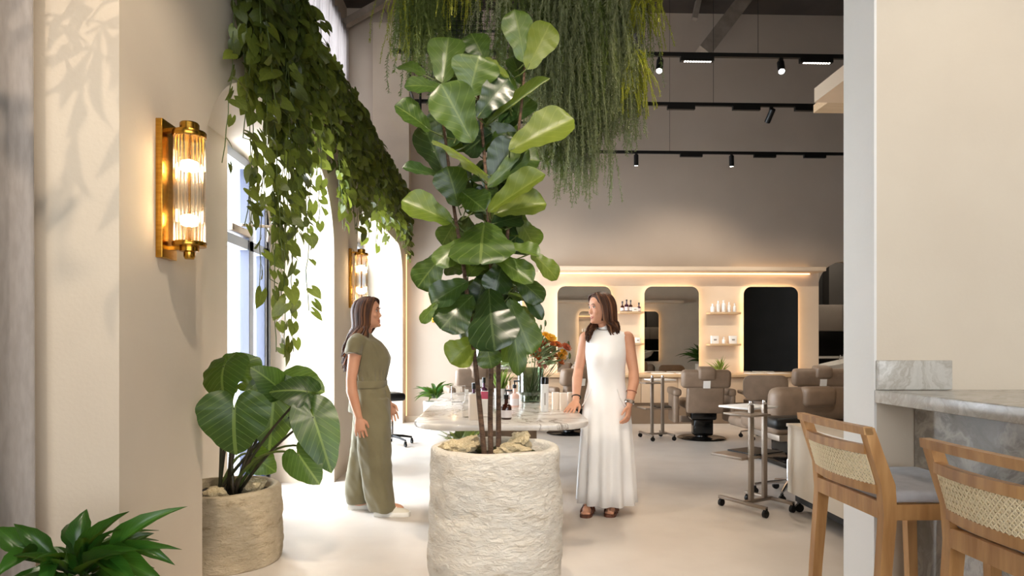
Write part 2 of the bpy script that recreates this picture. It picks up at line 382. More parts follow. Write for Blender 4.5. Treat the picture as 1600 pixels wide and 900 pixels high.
mb = MB(); mb.box(-2.6, -2.4, -3.1, 3.8, LED_Z, CEIL); mb.box(-2.6, -2.4, 3.8, 10.3, 6.15, CEIL); mb.box(-2.6, -2.4, 10.3, YB + .1, LED_Z, CEIL); mb.box(-2.6, -2.4, 3.8, 10.3, LED_Z, 3.75); mb.box(-2.6, XG, -3.1, YB + .1, LED_Z - 0.1, LED_Z - 0.001)
struct('wall_left_upper', mb, 'taupe_wall')
# back wall with arched doorway
DX0, DX1, DZ = 5.47, 7.0, 2.66
wb = MB(); wb.box(-2.6, DX0, YB, YB + .15, 0, CEIL); wb.box(DX1, 9.2, YB, YB + .15, 0, CEIL)
r_ = 0.42; pts = [(DX0, 0.0), (DX0, DZ - r_)] + [(DX0 + r_ - r_ * math.cos(R(a)), DZ - r_ + r_ * math.sin(R(a))) for a in range(8, 91, 8)]
pts += [(DX1 - r_ + r_ * math.sin(R(a)), DZ - r_ + r_ * math.cos(R(a))) for a in range(0, 91, 8)]
vs = []; fs = []
for (x, z) in pts[1:]: vs += [(x, YB, z), (x, YB + .15, z), (x, YB, CEIL), (x, YB + .15, CEIL)]
for i in range(len(pts) - 2): a = 4 * i; b = a + 4; fs += [(a, b, b + 2, a + 2), (a + 1, a + 3, b + 3, b + 1), (a, a + 1, b + 1, b)]
wb.add(vs, fs, False)
struct('wall_back', wb, 'taupe_wall', 'tall taupe back wall above the mirrors')
struct('wall_station_panel', MB().box(0.15, DX0, YB - .012, YB, 0, 2.47), 'station_wall')
struct('trim_1', MB().box(-1.93, -1.35, 10.36, YB, LED_Z, 6.45), 'cream', 'pale pilaster in the upper back corner')
struct('trim_2', MB().box(0.76, 5.42, 10.24, YB, 2.46, 2.53, 0.012), 'station_wall', 'projecting ledge above the mirrors')
struct('wall_right', MB().box(9.0, 9.2, -3.1, 13.2, 0, CEIL), 'dark_room')
mb = MB(); mb.box(-2.6, -1.6, -3.2, -3.0, 0, CEIL); mb.box(4.0, 9.2, -3.2, -3.0, 0, CEIL); mb.box(-1.6, 4.0, -3.2, -3.0, 3.7, CEIL); mb.box(-1.6, 4.0, -3.2, -3.0, 0, .5)
struct('wall_front', mb, 'cream', 'wall with the shop front window behind the viewer')
w4 = bpy.data.objects.new('window_4', None); COL.objects.link(w4); w4['kind'] = 'structure'; w4['label'] = 'wide shop front window behind the viewer'
mb = MB()
for x in (-1.6, .27, 2.13, 3.95): mb.box(x, x + .05, -3.13, -3.05, .5, 3.7)
mb.box(-1.6, 4, -3.13, -3.05, .5, .55); mb.box(-1.6, 4, -3.13, -3.05, 3.65, 3.7); mb.build('window_frame', 'frame', w4)
struct('ceiling', MB().box(-2.6, 9.2, -3.2, 13.2, CEIL, CEIL + .1), 'dark_ceiling', 'dark ceiling')
# wash room behind the arched doorway
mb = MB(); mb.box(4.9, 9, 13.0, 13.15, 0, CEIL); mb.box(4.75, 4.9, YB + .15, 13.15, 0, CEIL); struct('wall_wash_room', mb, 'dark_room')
# partition with the bar, its end face with window light painted in, and the mirror side behind
struct('wall_partition', MB().box(1.56, 6.9, 2.56, 2.78, 0, CEIL), 'cream', 'cream partition wall behind the bar')
struct('wall_partition_lit_end', MB().box(1.549, 1.5595, 2.556, 2.782, 0, CEIL), 'window_lit_cream', 'end face of the cream partition, window light painted in as white')
# overhead soffit at the right
mb = MB(); mb.box(3.1, 8.95, 2.92, 6.1, 3.5, 3.575); struct('trim_3', mb, 'oak_h', 'pale wooden edge of the overhead soffit')
struct('trim_4', MB().box(3.32, 8.95, 2.92, 5.95, 3.577, 4.25), 'grey_panel')
# roof braces
def beam(p, q, w, h):
    p = Vector(p); q = Vector(q); d = (q - p); L = d.length; m4 = Matrix.Translation(p) @ d.to_track_quat('Z', 'Y').to_matrix().to_4x4()
    return MB().box(-w / 2, w / 2, -h / 2, h / 2, 0, L, M4=m4)
for (a, b, Y, w) in (((1098, 84), (1185, -30), 9.9, 0.27), ((1085, 30), (1098, -30), 10.2, 0.1), ((538, 38), (640, -20), 10.2, 0.13), ((600, -8), (612, 8), 10.3, 0.3)):
    p = PY(*a, Y); q = PY(*b, Y); o = beam(p, q, w, w * 0.8).build('roof_brace', 'beam')
    tag(o, {84: 'thick pale diagonal roof brace above the front light track', 30: 'thin pale roof brace beside the thick diagonal brace', 38: 'pale diagonal roof brace in the dark corner above the sheer curtain', -8: 'short pale roof strut beside hanging greenery at top left'}[a[1]], 'roof brace')
for y in (0, 2.5, 5, 7.5): struct('trim_beam', MB().box(-2.4, 9, y, y + .18, CEIL - .3, CEIL), 'dark_ceiling')
# windows: frames, mullions, panes
def window(name, y0, y1, z1, mull, transom, label):
    o = bpy.data.objects.new(name, None); COL.objects.link(o); o['kind'] = 'structure'; o['label'] = label
    x = XG + 0.03
    fr = MB(); fr.box(x - .05, x + .05, y0 - .02, y0 + .07, 0, z1); fr.box(x - .05, x + .05, y1 - .07, y1 + .02, 0, z1); fr.box(x - .05, x + .05, y0, y1, z1 - .07, z1); fr.box(x - .05, x + .05, y0, y1, 0, .09)
    fr.build('window_frame', 'frame', o)
    for m in mull:
        MB().box(x - .05, x + .05, m - .05, m + .05, .05, z1).build('mullion', 'frame', o)
        MB().box(x - .02, x + .055, m - .065, m - .05, .05, z1 - .05).build('gasket', 'frame_dark', o)
    for t in transom: MB().box(x - .05, x + .05, y0, y1, t - .04, t + .04).build('transom', 'frame', o)
    ys = [y0] + list(mull) + [y1]
    for a, b in zip(ys, ys[1:]): MB().box(x - .004, x + .004, a, b, .05, z1).build('pane', 'pane', o)
    return o
w1 = window('window_1', 4.78, 5.86, 2.78, [5.42, 5.78], [2.08], 'tall glazed door with grey-blue frame in the arched recess')
mb = MB(); mb.box(XG + .001, XG + 0.095, 3.24, 4.90, 0, 3.4); mb.build('side_panel', 'cream', w1)
mb = MB(); mb.box(XG + .02, XG + .10, 5.0, 5.36, 2.14, 2.20, 0.01); mb.tube([(XG + .12, 5.1, 2.2), (XG + .2, 5.5, 2.26), (XG + .12, 5.7, 2.17)], 0.012); mb.build('door_closer', 'steel', w1)
window('window_2', 6.9, 10.3, 2.8, [8.0, 9.2], [2.1], 'tall glazed window in the second recess')
window3 = bpy.data.objects.new('window_3', None); COL.objects.link(window3); window3['kind'] = 'structure'; window3['label'] = 'high window behind the sheer curtain'
MB().box(-2.55, -2.54, 3.8, 10.3, 3.75, 6.15).build('pane', 'pane', window3)
mb = MB()
for y in (3.85, 5.4, 7.0, 8.6, 10.25): mb.box(-2.56, -2.5, y - .04, y + .04, 3.75, 6.15)
mb.build('window_frame', 'frame', window3)
# station ledge and mirrors
def mirror_plate(name, x0, x1, z0, z1, yface, facing, label, r=0.13):
    """rounded mirror standing off the wall with a warm led strip behind it; facing -1 looks toward -Y"""
    t = thing(name, label, 'mirror', ((x0 + x1) / 2, yface, z0), 0, 'lit mirrors of the styling stations')
    w = (x1 - x0) / 2; h = z1 - z0; s = facing
    MB().prism(rrect(-w, w, 0, h, r, 10, (1, 1, 0, 0)), 0, s * -0.012).build('glass', 'mirror', t)
    MB().prism(rrect(-w + .05, w - .05, 0.03, h - .05, r, 8, (1, 1, 0, 0)), -s * 0.013, -s * 0.045).build('backing', 'black', t)
    outer = rrect(-w + .025, w - .025, 0.02, h - .025, r, 8, (1, 1, 0, 0)); inner = rrect(-w + .045, w - .045, 0.03, h - .045, r, 8, (1, 1, 0, 0))
    n = len(outer); vs = []; fs = []
    for p in outer: vs += [(p[0], -s * .02, p[1]), (p[0], -s * .04, p[1])]
    for i in range(n):
        j = (i + 1) % n
        if outer[i][1] < .05 and outer[j][1] < .05: continue
        fs.append((2 * i, 2 * i + 1, 2 * j + 1, 2 * j))
    MB().add(vs, fs, False).build('led_strip', 'led', t)
    return t
YM = YB - 0.075
for (a, b, lab) in ((730, 815, 'lit round-cornered mirror on the back wall, hidden behind the fig tree'), (871, 955, 'lit round-cornered mirror behind the woman in white'), (1007, 1092, 'lit round-cornered mirror just right of the woman in white'), (1162, 1247, 'lit round-cornered mirror that reflects black, nearest the arched doorway')):
    mirror_plate('wall_mirror', PY(a, 500, YM).x, PY(b, 500, YM).x, 0.80, 2.23, YM, -1, lab)
for (a, b, lab) in ((2.45, 3.35, 'lit mirror on the hidden side of the partition, nearer its end'), (3.85, 4.75, 'lit mirror on the hidden side of the partition, farther from its end')):
    mirror_plate('wall_mirror', a, b, 0.80, 2.23, 2.78 + .075, 1, lab)
struct('trim_5', MB().box(1.6, 5.4, 2.785, 3.14, 2.46, 2.53), 'station_wall')
# counter and cabinets
o = MB().box(-0.05, 5.35, 10.04, YB - .015, 0.745, 0.795, 0.008).build('worktop', 'oak_h'); tag(o, 'long pale oak worktop under the mirrors on the back wall', 'worktop')
o = MB().box(-0.02, 5.32, 10.14, YB - .02, 0.0, 0.335).build('plinth', 'plinth'); tag(o, 'dark brown plinth running below the station cabinets', 'plinth')
ncab = 9; cw = 5.3 / ncab
cabs = ['far left', 'second', 'third', 'fourth', 'middle', 'sixth', 'seventh', 'eighth', 'far right']
for i in range(ncab):
    x0 = 0.0 + i * cw
    c = thing('station_cabinet', f'beige station cabinet under the oak worktop, {cabs[i]} of the row counted from the left', 'cabinet', (x0, 10.1, 0.337), 0, 'beige cabinets under the worktop')
    MB().box(0.002, cw - .002, 0.02, 0.46, 0, 0.406).build('body', 'cabinet', c)
    MB().box(0.004, cw - .004, 0.0, 0.018, 0.004, 0.402, 0.003).build('door', 'cabinet', c)
# back-left corner glow strip at the recess edge
o = MB().box(-1.425, -1.41, YB - .06, YB - .04, 0.1, 2.75).build('corner_light_strip', emit('amber_led_strip', (1.0, .6, .28), 1.4)); tag(o, 'slim warm light strip in the back left corner', 'light strip')
o = MB().box(4.0, 5.3, YB - .06, YB - .03, 2.532, 2.545).build('ledge_light_strip', emit('ledge_led', (1.0, .62, .32), 2.2)); tag(o, 'warm light strip lying on top of the mirror ledge at the right', 'light strip')
o = MB().box(0.9, 5.3, YB - .05, YB - .03, 2.44, 2.455).build('ledge_light_strip', emit('ledge_under_led', (1.0, .55, .26), 3.0)); tag(o, 'warm light strip under the mirror ledge', 'light strip')
struct('baseboard_back', MB().box(-1.44, 0.0, YB - .015, YB, 0, .09), 'cream')

# ------------------------------------------------------------------ ceiling light tracks
ZT = 4.2
TR = {}
def track(Y, x0, x1, label):
    t = thing('light_track', label, 'light track', (0, Y, ZT), 0, 'black ceiling light tracks')
    MB().box(x0, x1, -.018, .018, -.02, .02).build('rail', 'black', t)
    x = x0 + .3
    while x < x1:
        MB().tube([(x, 0, .02), (x, 0, CEIL - ZT)], 0.0025, 6).build('suspension_wire', 'black', t); x += 3.4
    return t
def module(t, x, lit, L=0.34):
    m = MB().box(x - L / 2, x + L / 2, -.022, .022, -.065, -.02).build('linear_module', 'black', t)
    if lit:
        for i in range(10): MB().box(x - .13 + i * .0285, x - .115 + i * .0285, -.012, .012, -.068, -.066).build('lens_cell', 'module_led', m)
def spot(X, Y, target, label, energy=60, cone=60, L=0.17, r=0.036, col=SOFT, blend=.7, soft=.03):
    t = thing('spot_head', label, 'spotlight', (X, Y, ZT - .022), 0, 'black track spotlights')
    piv = Vector((0, 0, -.07)); d = (Vector(target) - Vector((X, Y, ZT - .09))).normalized(); q = d.to_track_quat('-Z', 'Y').to_matrix().to_4x4(); m4 = Matrix.Translation(piv) @ q
    b = MB(); b.box(-.02, .02, -.012, .012, -.03, 0); b.tube([(0, 0, -.03), (0, 0, -.07)], .008); b.build('bracket', 'black', t)
    h = MB().lathe([(r * .9, .05), (r, .045), (r, -L + .05), (r * .86, -L + .05), (r * .80, -L + .065)], n=16, M4=m4); h.build('can', 'black', t)
    MB().lathe([(r * .78, -L + .058), (r * .5, -L + .056)], n=16, M4=m4).build('lens', 'spot_lens', t)
    l = lamp('spot_beam', 'SPOT', m4 @ Vector((0, 0, -L + .03)), energy, col, size=soft, spot=cone, blend=blend, parent=t)
    l.rotation_euler = q.to_euler(); return t
def xat(px, Y): return PY(px, 100, Y).x
T1 = track(6.44, -1.0, 6.0, 'nearest black ceiling light track with lit linear modules, at top right')
T2 = track(7.76, -1.0, 6.4, 'middle black ceiling light track with unlit linear modules')
T3 = track(9.70, -1.0, 7.0, 'farthest black ceiling light track, lowest in the picture')
for px in (1089, 1275): module(T1, xat(px, 6.44), True)
for px in (1064, 1166, 1263): module(T2, xat(px, 7.76), False)
for px in (1080, 1195, 1273): module(T3, xat(px, 9.7), False)
spot(xat(1031, 6.44), 6.44, (1.0, 4.6, 0.9), 'lit track spotlight tilted left on the nearest track beside the ferns', 90, 50)
spot(xat(1220, 6.44), 6.44, (2.2, 4.2, 1.0), 'glaring track spotlight aimed toward the viewer on the nearest track', 60, 50)
spot(xat(1205, 7.76), 7.76, (3.0, 10.5, 1.3), 'tilted track spotlight on the middle track', 130, 80)
spot(xat(994, 9.7), 9.7, (xat(994, 9.7), 9.6, 0), 'straight-down track spotlight on the farthest track, nearer the ferns', 60, 46)
spot(xat(1143, 9.7), 9.7, (xat(1143, 9.7), 9.6, 0), 'straight-down track spotlight on the farthest track, farther from the ferns', 60, 46)
spot(0.6, 7.76, (0.9, 10.3, 1.2), 'track spotlight on the middle track hidden by the ferns', 90, 80)
spot(5.0, 7.76, (5.0, 10.2, .6), 'track spotlight on the middle track hidden by the partition', 80, 80)
T4 = track(3.9, -1.0, 2.6, 'added black ceiling light track above the table, unseen')  # unseen track, added to carry extra room lighting
T5 = track(1.3, -1.6, 3.0, 'added black ceiling light track near the viewer, unseen')  # added out of view to hold spots for the near room
spot(-.5, 3.9, (0.1, 5.0, .8), 'added unseen track spotlight over the table, leftmost', 60, 70)  # added lamp, lightens the table and the women
spot(1.2, 3.9, (0.9, 5.0, .6), 'added unseen track spotlight over the table, rightmost', 42, 70)  # added lamp, its right-hand partner over the table
spot(-0.2, 1.3, (0.0, 3.1, 1.4), 'added unseen track spotlight that brightens the fig tree', 170, 50)  # added fill for the fig and its pot
spot(1.6, 1.3, (.5, 4.8, 3.3), 'added unseen track spotlight that brightens the hanging greenery', 130, 60)  # extra lamp added to lighten the hanging plants
spot(0.9, 1.3, (0.2, 3.1, 1.2), 'second added unseen track spotlight that brightens the fig tree', 100, 50)  # further added fill on the fig from the right
spot(2.2, 1.3, (1.7, 2.2, .9), 'added unseen track spotlight that brightens the bar', 45, 75)  # added because the bar side needs more light
spot(2.2, 3.9, (2.9, 8.4, .5), 'added unseen track spotlight that brightens the chairs', 170, 60)  # added to light the chair backs behind the partition
spot(-.3, 1.3, (-1.5, 3.1, .9), 'track spotlight aimed at the left wall, out of the picture', 120, 60)
T6 = track(-.5, -1.6, 3.0, 'black ceiling light track behind the viewer')
spot(-.9, -.5, (-1.62, 2.5, 1.7), 'track spotlight aimed at the curtain, out of the picture', 85, 44, blend=.4, soft=.012)
# ================================================================== plants
def leaf_tpl(name, wfn, m, nv=10, nu=3, fold=0.25, droop=0.15, wave=0.03, nw=6, tipcurl=0.0):
    mb = MB(); vs = []; uv = []; fs = []; W = 2 * nu + 1
    for j in range(nv + 1):
        v = j / nv; w = wfn(v)
        for i in range(-nu, nu + 1):
            u = i / nu; x = u * w
            z = fold * abs(x) ** 1.2 - droop * v * v + wave * math.sin(v * nw * 2 * PI + abs(u) * 2) * abs(u) - tipcurl * max(0, v - .7) ** 2 * 4
            vs.append((x, v, z)); uv.append((u * .5 + .5, v))
    for j in range(nv):
        for i in range(W - 1): a = j * W + i; fs.append((a, a + 1, a + W + 1, a + W))
    mb.add(vs, fs, True, uv); return mb.mesh(name, m), mb
def heart_tpl(name, m, na=28, nr=5, droop=0.25, cup=0.12, lobes=0.32, wave=0.02, nw=9):
    """heart-shaped blade, attached at the origin, tip at y=1, half width about 0.5"""
    vs = [(0, 0, 0)]; uv = [(0.5, 0.25)]; fs = []
    def rad(t):   # t angle from tip direction, -pi..pi
        a = abs(t) / PI
        prof = [(0, 1.0), (.06, .90), (.15, .72), (.28, .60), (.42, .545), (.56, .53), (.70, .50), (.82, .46), (.92, .37), (.97, .22), (1.0, .05)]
        for (a0, r0), (a1, r1) in zip(prof, prof[1:]):
            if a0 <= a <= a1: f = (a - a0) / (a1 - a0); f = f * f * (3 - 2 * f) if a > .3 else f; return r0 + (r1 - r0) * f
        return .05
    for k in range(1, nr + 1):
        f = k / nr
        for i in range(na):
            t = -PI + 2 * PI * i / na + 1e-4; r = rad(t) * f
            x = r * math.sin(t); y = r * math.cos(t)
            z = -droop * max(0, y) ** 2 - cup * x * x * 2 + abs(x) * .16 + wave * math.sin(t * nw) * f * f - .25 * min(0, y) ** 2
            vs.append((x, y, z)); uv.append((x * .9 + .5, y * .8 + .25))
    for i in range(na):
        j = (i + 1) % na; 
        if i == na - 1: continue
        fs.append((0, 1 + i, 1 + j))
        for k in range(nr - 1): a = 1 + k * na; b = a + na; fs.append((a + i, b + i, b + j, a + j))
    mb = MB(); mb.add(vs, fs, True, uv); return mb.mesh(name, m), mb
def interp(prof):
    def f(v):
        for (a, r0), (b, r1) in zip(prof, prof[1:]):
            if a <= v <= b: t = (v - a) / (b - a); t = t * t * (3 - 2 * t); return r0 + (r1 - r0) * t
        return prof[-1][1]
    return f
FIG = interp([(0, .04), (.05, .17), (.16, .27), (.30, .29), (.42, .37), (.58, .47), (.72, .50), (.84, .45), (.93, .31), (.98, .15), (1, .03)])
figs = {}
for key, mt in (('n', 'fig_leaf'), ('d', 'fig_leaf_dark'), ('l', 'fig_leaf_lime')):
    figs[key] = [leaf_tpl('leaf', FIG, mt, 16, 4, f, d, .022, 3.5)[0] for f, d in ((.30, .14), (.12, .30), (.45, .10), (-.15, .2))]
def leaf_mw(base, tip, nrm, width, thick=None):
    base = Vector(base); tip = Vector(tip); y = tip - base; L = y.length; y.normalize()
    n = Vector(nrm); n = n - y * n.dot(y)
    if n.length < 1e-4: n = y.orthogonal()
    n.normalize(); x = y.cross(n)
    m = Matrix((x, y, n)).transposed().to_4x4(); m = Matrix.Translation(base) @ m @ Matrix.Diagonal((width, L, thick or (L + width) / 2, 1))
    return m
def rock_mesh(name, seed, m='rock', rough=.35):
    bm = bmesh.new(); bmesh.ops.create_icosphere(bm, subdivisions=3, radius=1)
    for v in bm.verts:
        n = noise.noise(v.co * 1.3 + Vector((seed * 7.1, 0, 0))) * rough + noise.noise(v.co * 3.4 + Vector((0, seed * 3.3, 0))) * rough * .5 + noise.noise(v.co * 9 + Vector((0, seed, 0))) * rough * .15
        v.co *= 1 + n
    me = bpy.data.meshes.new(name); bm.to_mesh(me); bm.free(); me.materials.append(M[m])
    for p in me.polygons: p.use_smooth = False
    return me
def rough_pot(mb, r, h, wall, soil_z, bulge=0.02, amp=.008, n=96, seed=0, top_r=.02):
    prof = []; m = 40
    for j in range(m + 1):
        f = j / m; prof.append((r * (1 + bulge * math.sin(f * PI) + .015 * (1 - f)), f * (h - top_r)))
    prof += [(r - top_r * .3, h - top_r * .3), (r - top_r, h), (r - wall + top_r * .6, h), (r - wall, h - top_r * .8), (r - wall - .005, soil_z - .03)]
    def warp(p, a):
        q = p + Vector((seed, 0, 0)); d = noise.noise(Vector((q.x * 5, q.y * 5, q.z * 9))) * amp + noise.noise(Vector((q.x * 16, q.y * 16, q.z * 28))) * amp * .55
        rr = Vector((p.x, p.y, 0)).normalized(); k = 1 if Vector((p.x, p.y)).length > r - wall * .6 else .3
        return p + rr * d * k + Vector((0, 0, noise.noise(Vector((q.x * 6, q.y * 6, 3))) * amp * .6 if p.z > h * .9 else 0))
    return mb.lathe(prof, n=n, warp=warp)
# ------------------------------------------------------------------ fig tree and pot
FY = 3.06; PC = PY(774, 700, FY); PCX = PC.x
pot = thing('plaster_planter', 'large round rough cream plaster planter holding the fig tree', 'planter', (PCX, FY, 0))
rough_pot(MB(), 0.307, 0.775, 0.055, 0.70, .03, .013, n=128).build('body', 'pot', pot, auto=0)
mb = MB(); mb.lathe([(.252, .70), (.2, .715), (.1, .725), (.02, .73)], n=40, warp=lambda p, a: p + Vector((0, 0, noise.noise(p * 14) * .02))); mb.build('soil', 'soil', pot)
for i in range(26):
    a = random.uniform(0, 2 * PI); r = random.uniform(.12, .235)
    place('moss_clump', rock_mesh('moss_clump', i, 'moss', .5) if i < 4 else bpy.data.meshes['moss_clump'], pot, Matrix.Translation((r * math.cos(a), r * math.sin(a), .725)) @ Matrix.Rotation(i, 4, 'Z') @ Matrix.Diagonal((.028, .03, .016, 1)))
rocks = [((712, 697), 2.98, .062, .05, .034, 'tan knobbly limestone rock at the left of the tree pot'), ((735, 690), 3.10, .05, .045, .035, 'tan limestone rock directly left of the fig trunks'), ((800, 703), 2.92, .075, .05, .03, 'flat pale limestone slab in front of the fig trunks'), ((812, 687), 3.12, .055, .05, .04, 'upright pale limestone rock at the right of the tree pot')]
for i, (p, Y, a, b, c, lab) in enumerate(rocks):
    q = PY(p[0], p[1], Y); me = rock_mesh('limestone_rock', i + 11, 'rock', .62); o = place('limestone_rock', me, None, Matrix.Translation((q.x, Y, max(q.z - .005, .735))) @ Matrix.Rotation(i * 1.3, 4, 'Z') @ Matrix.Diagonal((a, b, c, 1)))
    tag(o, lab, 'rock', 'limestone rocks on the tree pot soil')
fig = thing('fiddle_leaf_fig', 'tall fiddle leaf fig tree with broad green leaves and three slim trunks', 'tree', (PCX, FY, 0.70))
FO = Vector((PCX, FY, 0.70))
def stem(pts, r0, r1, name='trunk', m='bark', par=fig, off=FO):
    ps = [Vector(p) - off for p in pts]; out = []
    for i in range(len(ps) - 1):
        a0 = ps[max(i - 1, 0)]; a = ps[i]; b = ps[i + 1]; b1 = ps[min(i + 2, len(ps) - 1)]
        for k in range(5):
            t = k / 5; out.append(.5 * ((2 * a) + (b - a0) * t + (2 * a0 - 5 * a + 4 * b - b1) * t * t + (3 * a - a0 - 3 * b + b1) * t ** 3))
    out.append(ps[-1]); n = len(out)
    return MB().tube(out, [r0 + (r1 - r0) * i / (n - 1) for i in range(n)], 10).build(name, m, par)
stem([PY(757, 712, 3.02), PY(750, 640, 3.03), PY(742, 560, 3.04), PY(731, 470, 3.05), PY(722, 400, 3.06), PY(710, 330, 3.06), PY(700, 250, 3.05), PY(690, 170, 3.04)], .0135, .006)
stem([PY(767, 714, 3.06), PY(766, 640, 3.07), PY(768, 560, 3.08), PY(768, 450, 3.09), PY(764, 350, 3.09), PY(758, 260, 3.09), PY(750, 170, 3.08), PY(742, 110, 3.07)], .0135, .006)
stem([PY(779, 712, 3.05), PY(779, 640, 3.09), PY(779, 560, 3.12), PY(782, 470, 3.14), PY(792, 380, 3.13), PY(798, 290, 3.12), PY(812, 190, 3.1), PY(820, 105, 3.09)], .0135, .006)
# (base px, tip px, width px, base Y offset, tip Y offset, tone, lift): leaves seen in the crown
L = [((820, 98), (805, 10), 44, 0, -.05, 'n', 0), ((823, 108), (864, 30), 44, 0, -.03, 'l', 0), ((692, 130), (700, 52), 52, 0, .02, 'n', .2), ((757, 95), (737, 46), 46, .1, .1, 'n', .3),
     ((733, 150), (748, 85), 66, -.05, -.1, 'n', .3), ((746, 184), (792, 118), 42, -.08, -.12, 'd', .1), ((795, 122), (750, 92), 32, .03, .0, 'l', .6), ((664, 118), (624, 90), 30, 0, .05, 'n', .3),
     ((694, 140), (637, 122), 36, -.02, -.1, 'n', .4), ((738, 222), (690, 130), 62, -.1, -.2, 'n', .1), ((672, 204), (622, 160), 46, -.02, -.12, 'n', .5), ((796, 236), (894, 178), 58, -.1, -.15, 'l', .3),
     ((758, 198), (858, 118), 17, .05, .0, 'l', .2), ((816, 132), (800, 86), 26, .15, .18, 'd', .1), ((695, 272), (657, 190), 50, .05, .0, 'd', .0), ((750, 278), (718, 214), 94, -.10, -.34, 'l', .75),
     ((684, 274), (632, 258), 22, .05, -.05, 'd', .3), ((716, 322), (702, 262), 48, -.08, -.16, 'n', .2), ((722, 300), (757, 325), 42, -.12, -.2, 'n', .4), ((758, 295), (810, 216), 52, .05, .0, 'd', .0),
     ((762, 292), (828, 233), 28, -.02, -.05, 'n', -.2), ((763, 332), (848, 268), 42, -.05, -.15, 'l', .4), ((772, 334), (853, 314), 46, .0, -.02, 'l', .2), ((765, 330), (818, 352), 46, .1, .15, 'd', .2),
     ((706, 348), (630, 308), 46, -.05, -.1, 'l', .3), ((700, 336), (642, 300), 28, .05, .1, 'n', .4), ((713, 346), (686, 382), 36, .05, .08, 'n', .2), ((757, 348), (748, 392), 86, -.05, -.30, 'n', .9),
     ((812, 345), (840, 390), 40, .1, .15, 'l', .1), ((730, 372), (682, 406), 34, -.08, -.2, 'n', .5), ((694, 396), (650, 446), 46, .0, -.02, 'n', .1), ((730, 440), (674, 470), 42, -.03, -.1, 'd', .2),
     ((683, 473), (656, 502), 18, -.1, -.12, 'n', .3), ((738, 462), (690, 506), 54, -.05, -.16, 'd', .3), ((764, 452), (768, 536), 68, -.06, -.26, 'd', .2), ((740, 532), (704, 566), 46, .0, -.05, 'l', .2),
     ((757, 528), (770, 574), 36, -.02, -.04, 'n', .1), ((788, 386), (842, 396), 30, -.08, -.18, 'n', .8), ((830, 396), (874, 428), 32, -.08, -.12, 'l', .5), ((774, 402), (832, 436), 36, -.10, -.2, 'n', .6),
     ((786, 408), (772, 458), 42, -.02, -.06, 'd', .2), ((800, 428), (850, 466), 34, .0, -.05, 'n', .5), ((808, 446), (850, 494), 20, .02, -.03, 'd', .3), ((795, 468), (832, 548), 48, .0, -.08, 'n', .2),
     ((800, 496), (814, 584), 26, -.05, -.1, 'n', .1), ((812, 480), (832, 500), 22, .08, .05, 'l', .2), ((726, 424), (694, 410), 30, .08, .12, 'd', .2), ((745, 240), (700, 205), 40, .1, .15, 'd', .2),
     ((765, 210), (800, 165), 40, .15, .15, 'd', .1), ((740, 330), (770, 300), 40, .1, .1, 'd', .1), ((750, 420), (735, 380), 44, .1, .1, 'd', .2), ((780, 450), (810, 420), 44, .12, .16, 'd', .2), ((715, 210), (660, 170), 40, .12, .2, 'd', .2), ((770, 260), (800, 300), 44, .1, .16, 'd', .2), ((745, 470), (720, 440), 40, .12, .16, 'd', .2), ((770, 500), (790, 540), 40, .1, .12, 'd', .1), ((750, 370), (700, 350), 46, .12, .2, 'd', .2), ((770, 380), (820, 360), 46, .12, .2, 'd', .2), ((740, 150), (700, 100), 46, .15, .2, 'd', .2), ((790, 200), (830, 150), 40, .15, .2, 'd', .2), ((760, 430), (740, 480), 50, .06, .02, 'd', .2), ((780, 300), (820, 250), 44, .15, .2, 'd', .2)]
rl = random.Random(3)
for i in range(44):
    yy = rl.uniform(110, 520); xx = 762 + rl.uniform(-40, 45); a_ = rl.uniform(0, 2 * PI); ln = rl.uniform(45, 75)
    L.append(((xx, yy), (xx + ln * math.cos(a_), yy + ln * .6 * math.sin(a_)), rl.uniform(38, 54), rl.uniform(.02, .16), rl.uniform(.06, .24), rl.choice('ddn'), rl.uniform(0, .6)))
stemx = lambda y: (735 + (y - 470) * .1, 766, 792 - (y - 300) * .06)
for (b, t, w, db, dt, tone, lift) in L:
    B = PY(b[0], b[1], FY + db) ; T = PY(t[0], t[1], FY + dt); wd = w * 1.16 * FY / F
    n = Vector((rl.uniform(-.25, .25), -1, lift * 1.2 + rl.uniform(-.1, .25)))
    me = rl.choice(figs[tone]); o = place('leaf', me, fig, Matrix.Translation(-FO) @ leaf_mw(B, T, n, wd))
    # petiole to the nearest trunk
    sx = min(stemx(b[1]), key=lambda s: abs(s - b[0])); A = PY(sx, b[1] + 14, FY + .04)
    d = (T - B).normalized(); MB().tube([A - FO, (A + B) / 2 - FO - Vector((0, 0, .005)), B - FO, B - FO + d * .03], [.004, .0035, .003, .002], 6).build('petiole', 'stem', fig, auto=0)
# ------------------------------------------------------------------ philodendron in the window recess
PP = Vector((-1.57, 3.80, 0))
o = thing('plaster_planter', 'rough sand-coloured plaster planter on the floor at the arched window', 'planter', PP)
rough_pot(MB(), 0.31, 0.43, 0.05, 0.37, .03, .011, seed=5).build('body', 'pot_sand', o, auto=0)
MB().lathe([(.26, .37), (.2, .385), (.1, .39), (.02, .395)], n=40, warp=lambda p, a: p + Vector((0, 0, noise.noise(p * 14) * .02))).build('soil', 'soil', o)
for i, (p, Y, a, lab) in enumerate((((338, 762), 3.62, .06, 'tan rock at the near edge of the philodendron pot'), ((395, 738), 3.85, .075, 'knobbly tan rock behind the philodendron stems'))):
    q = PY(p[0], p[1], Y); r = place('limestone_rock', rock_mesh('limestone_rock', 31 + i, 'rock', .7), None, Matrix.Translation((q.x, Y, .415)) @ Matrix.Diagonal((a, a * .8, a * .7, 1))); tag(r, lab, 'rock', 'rocks in the philodendron pot')
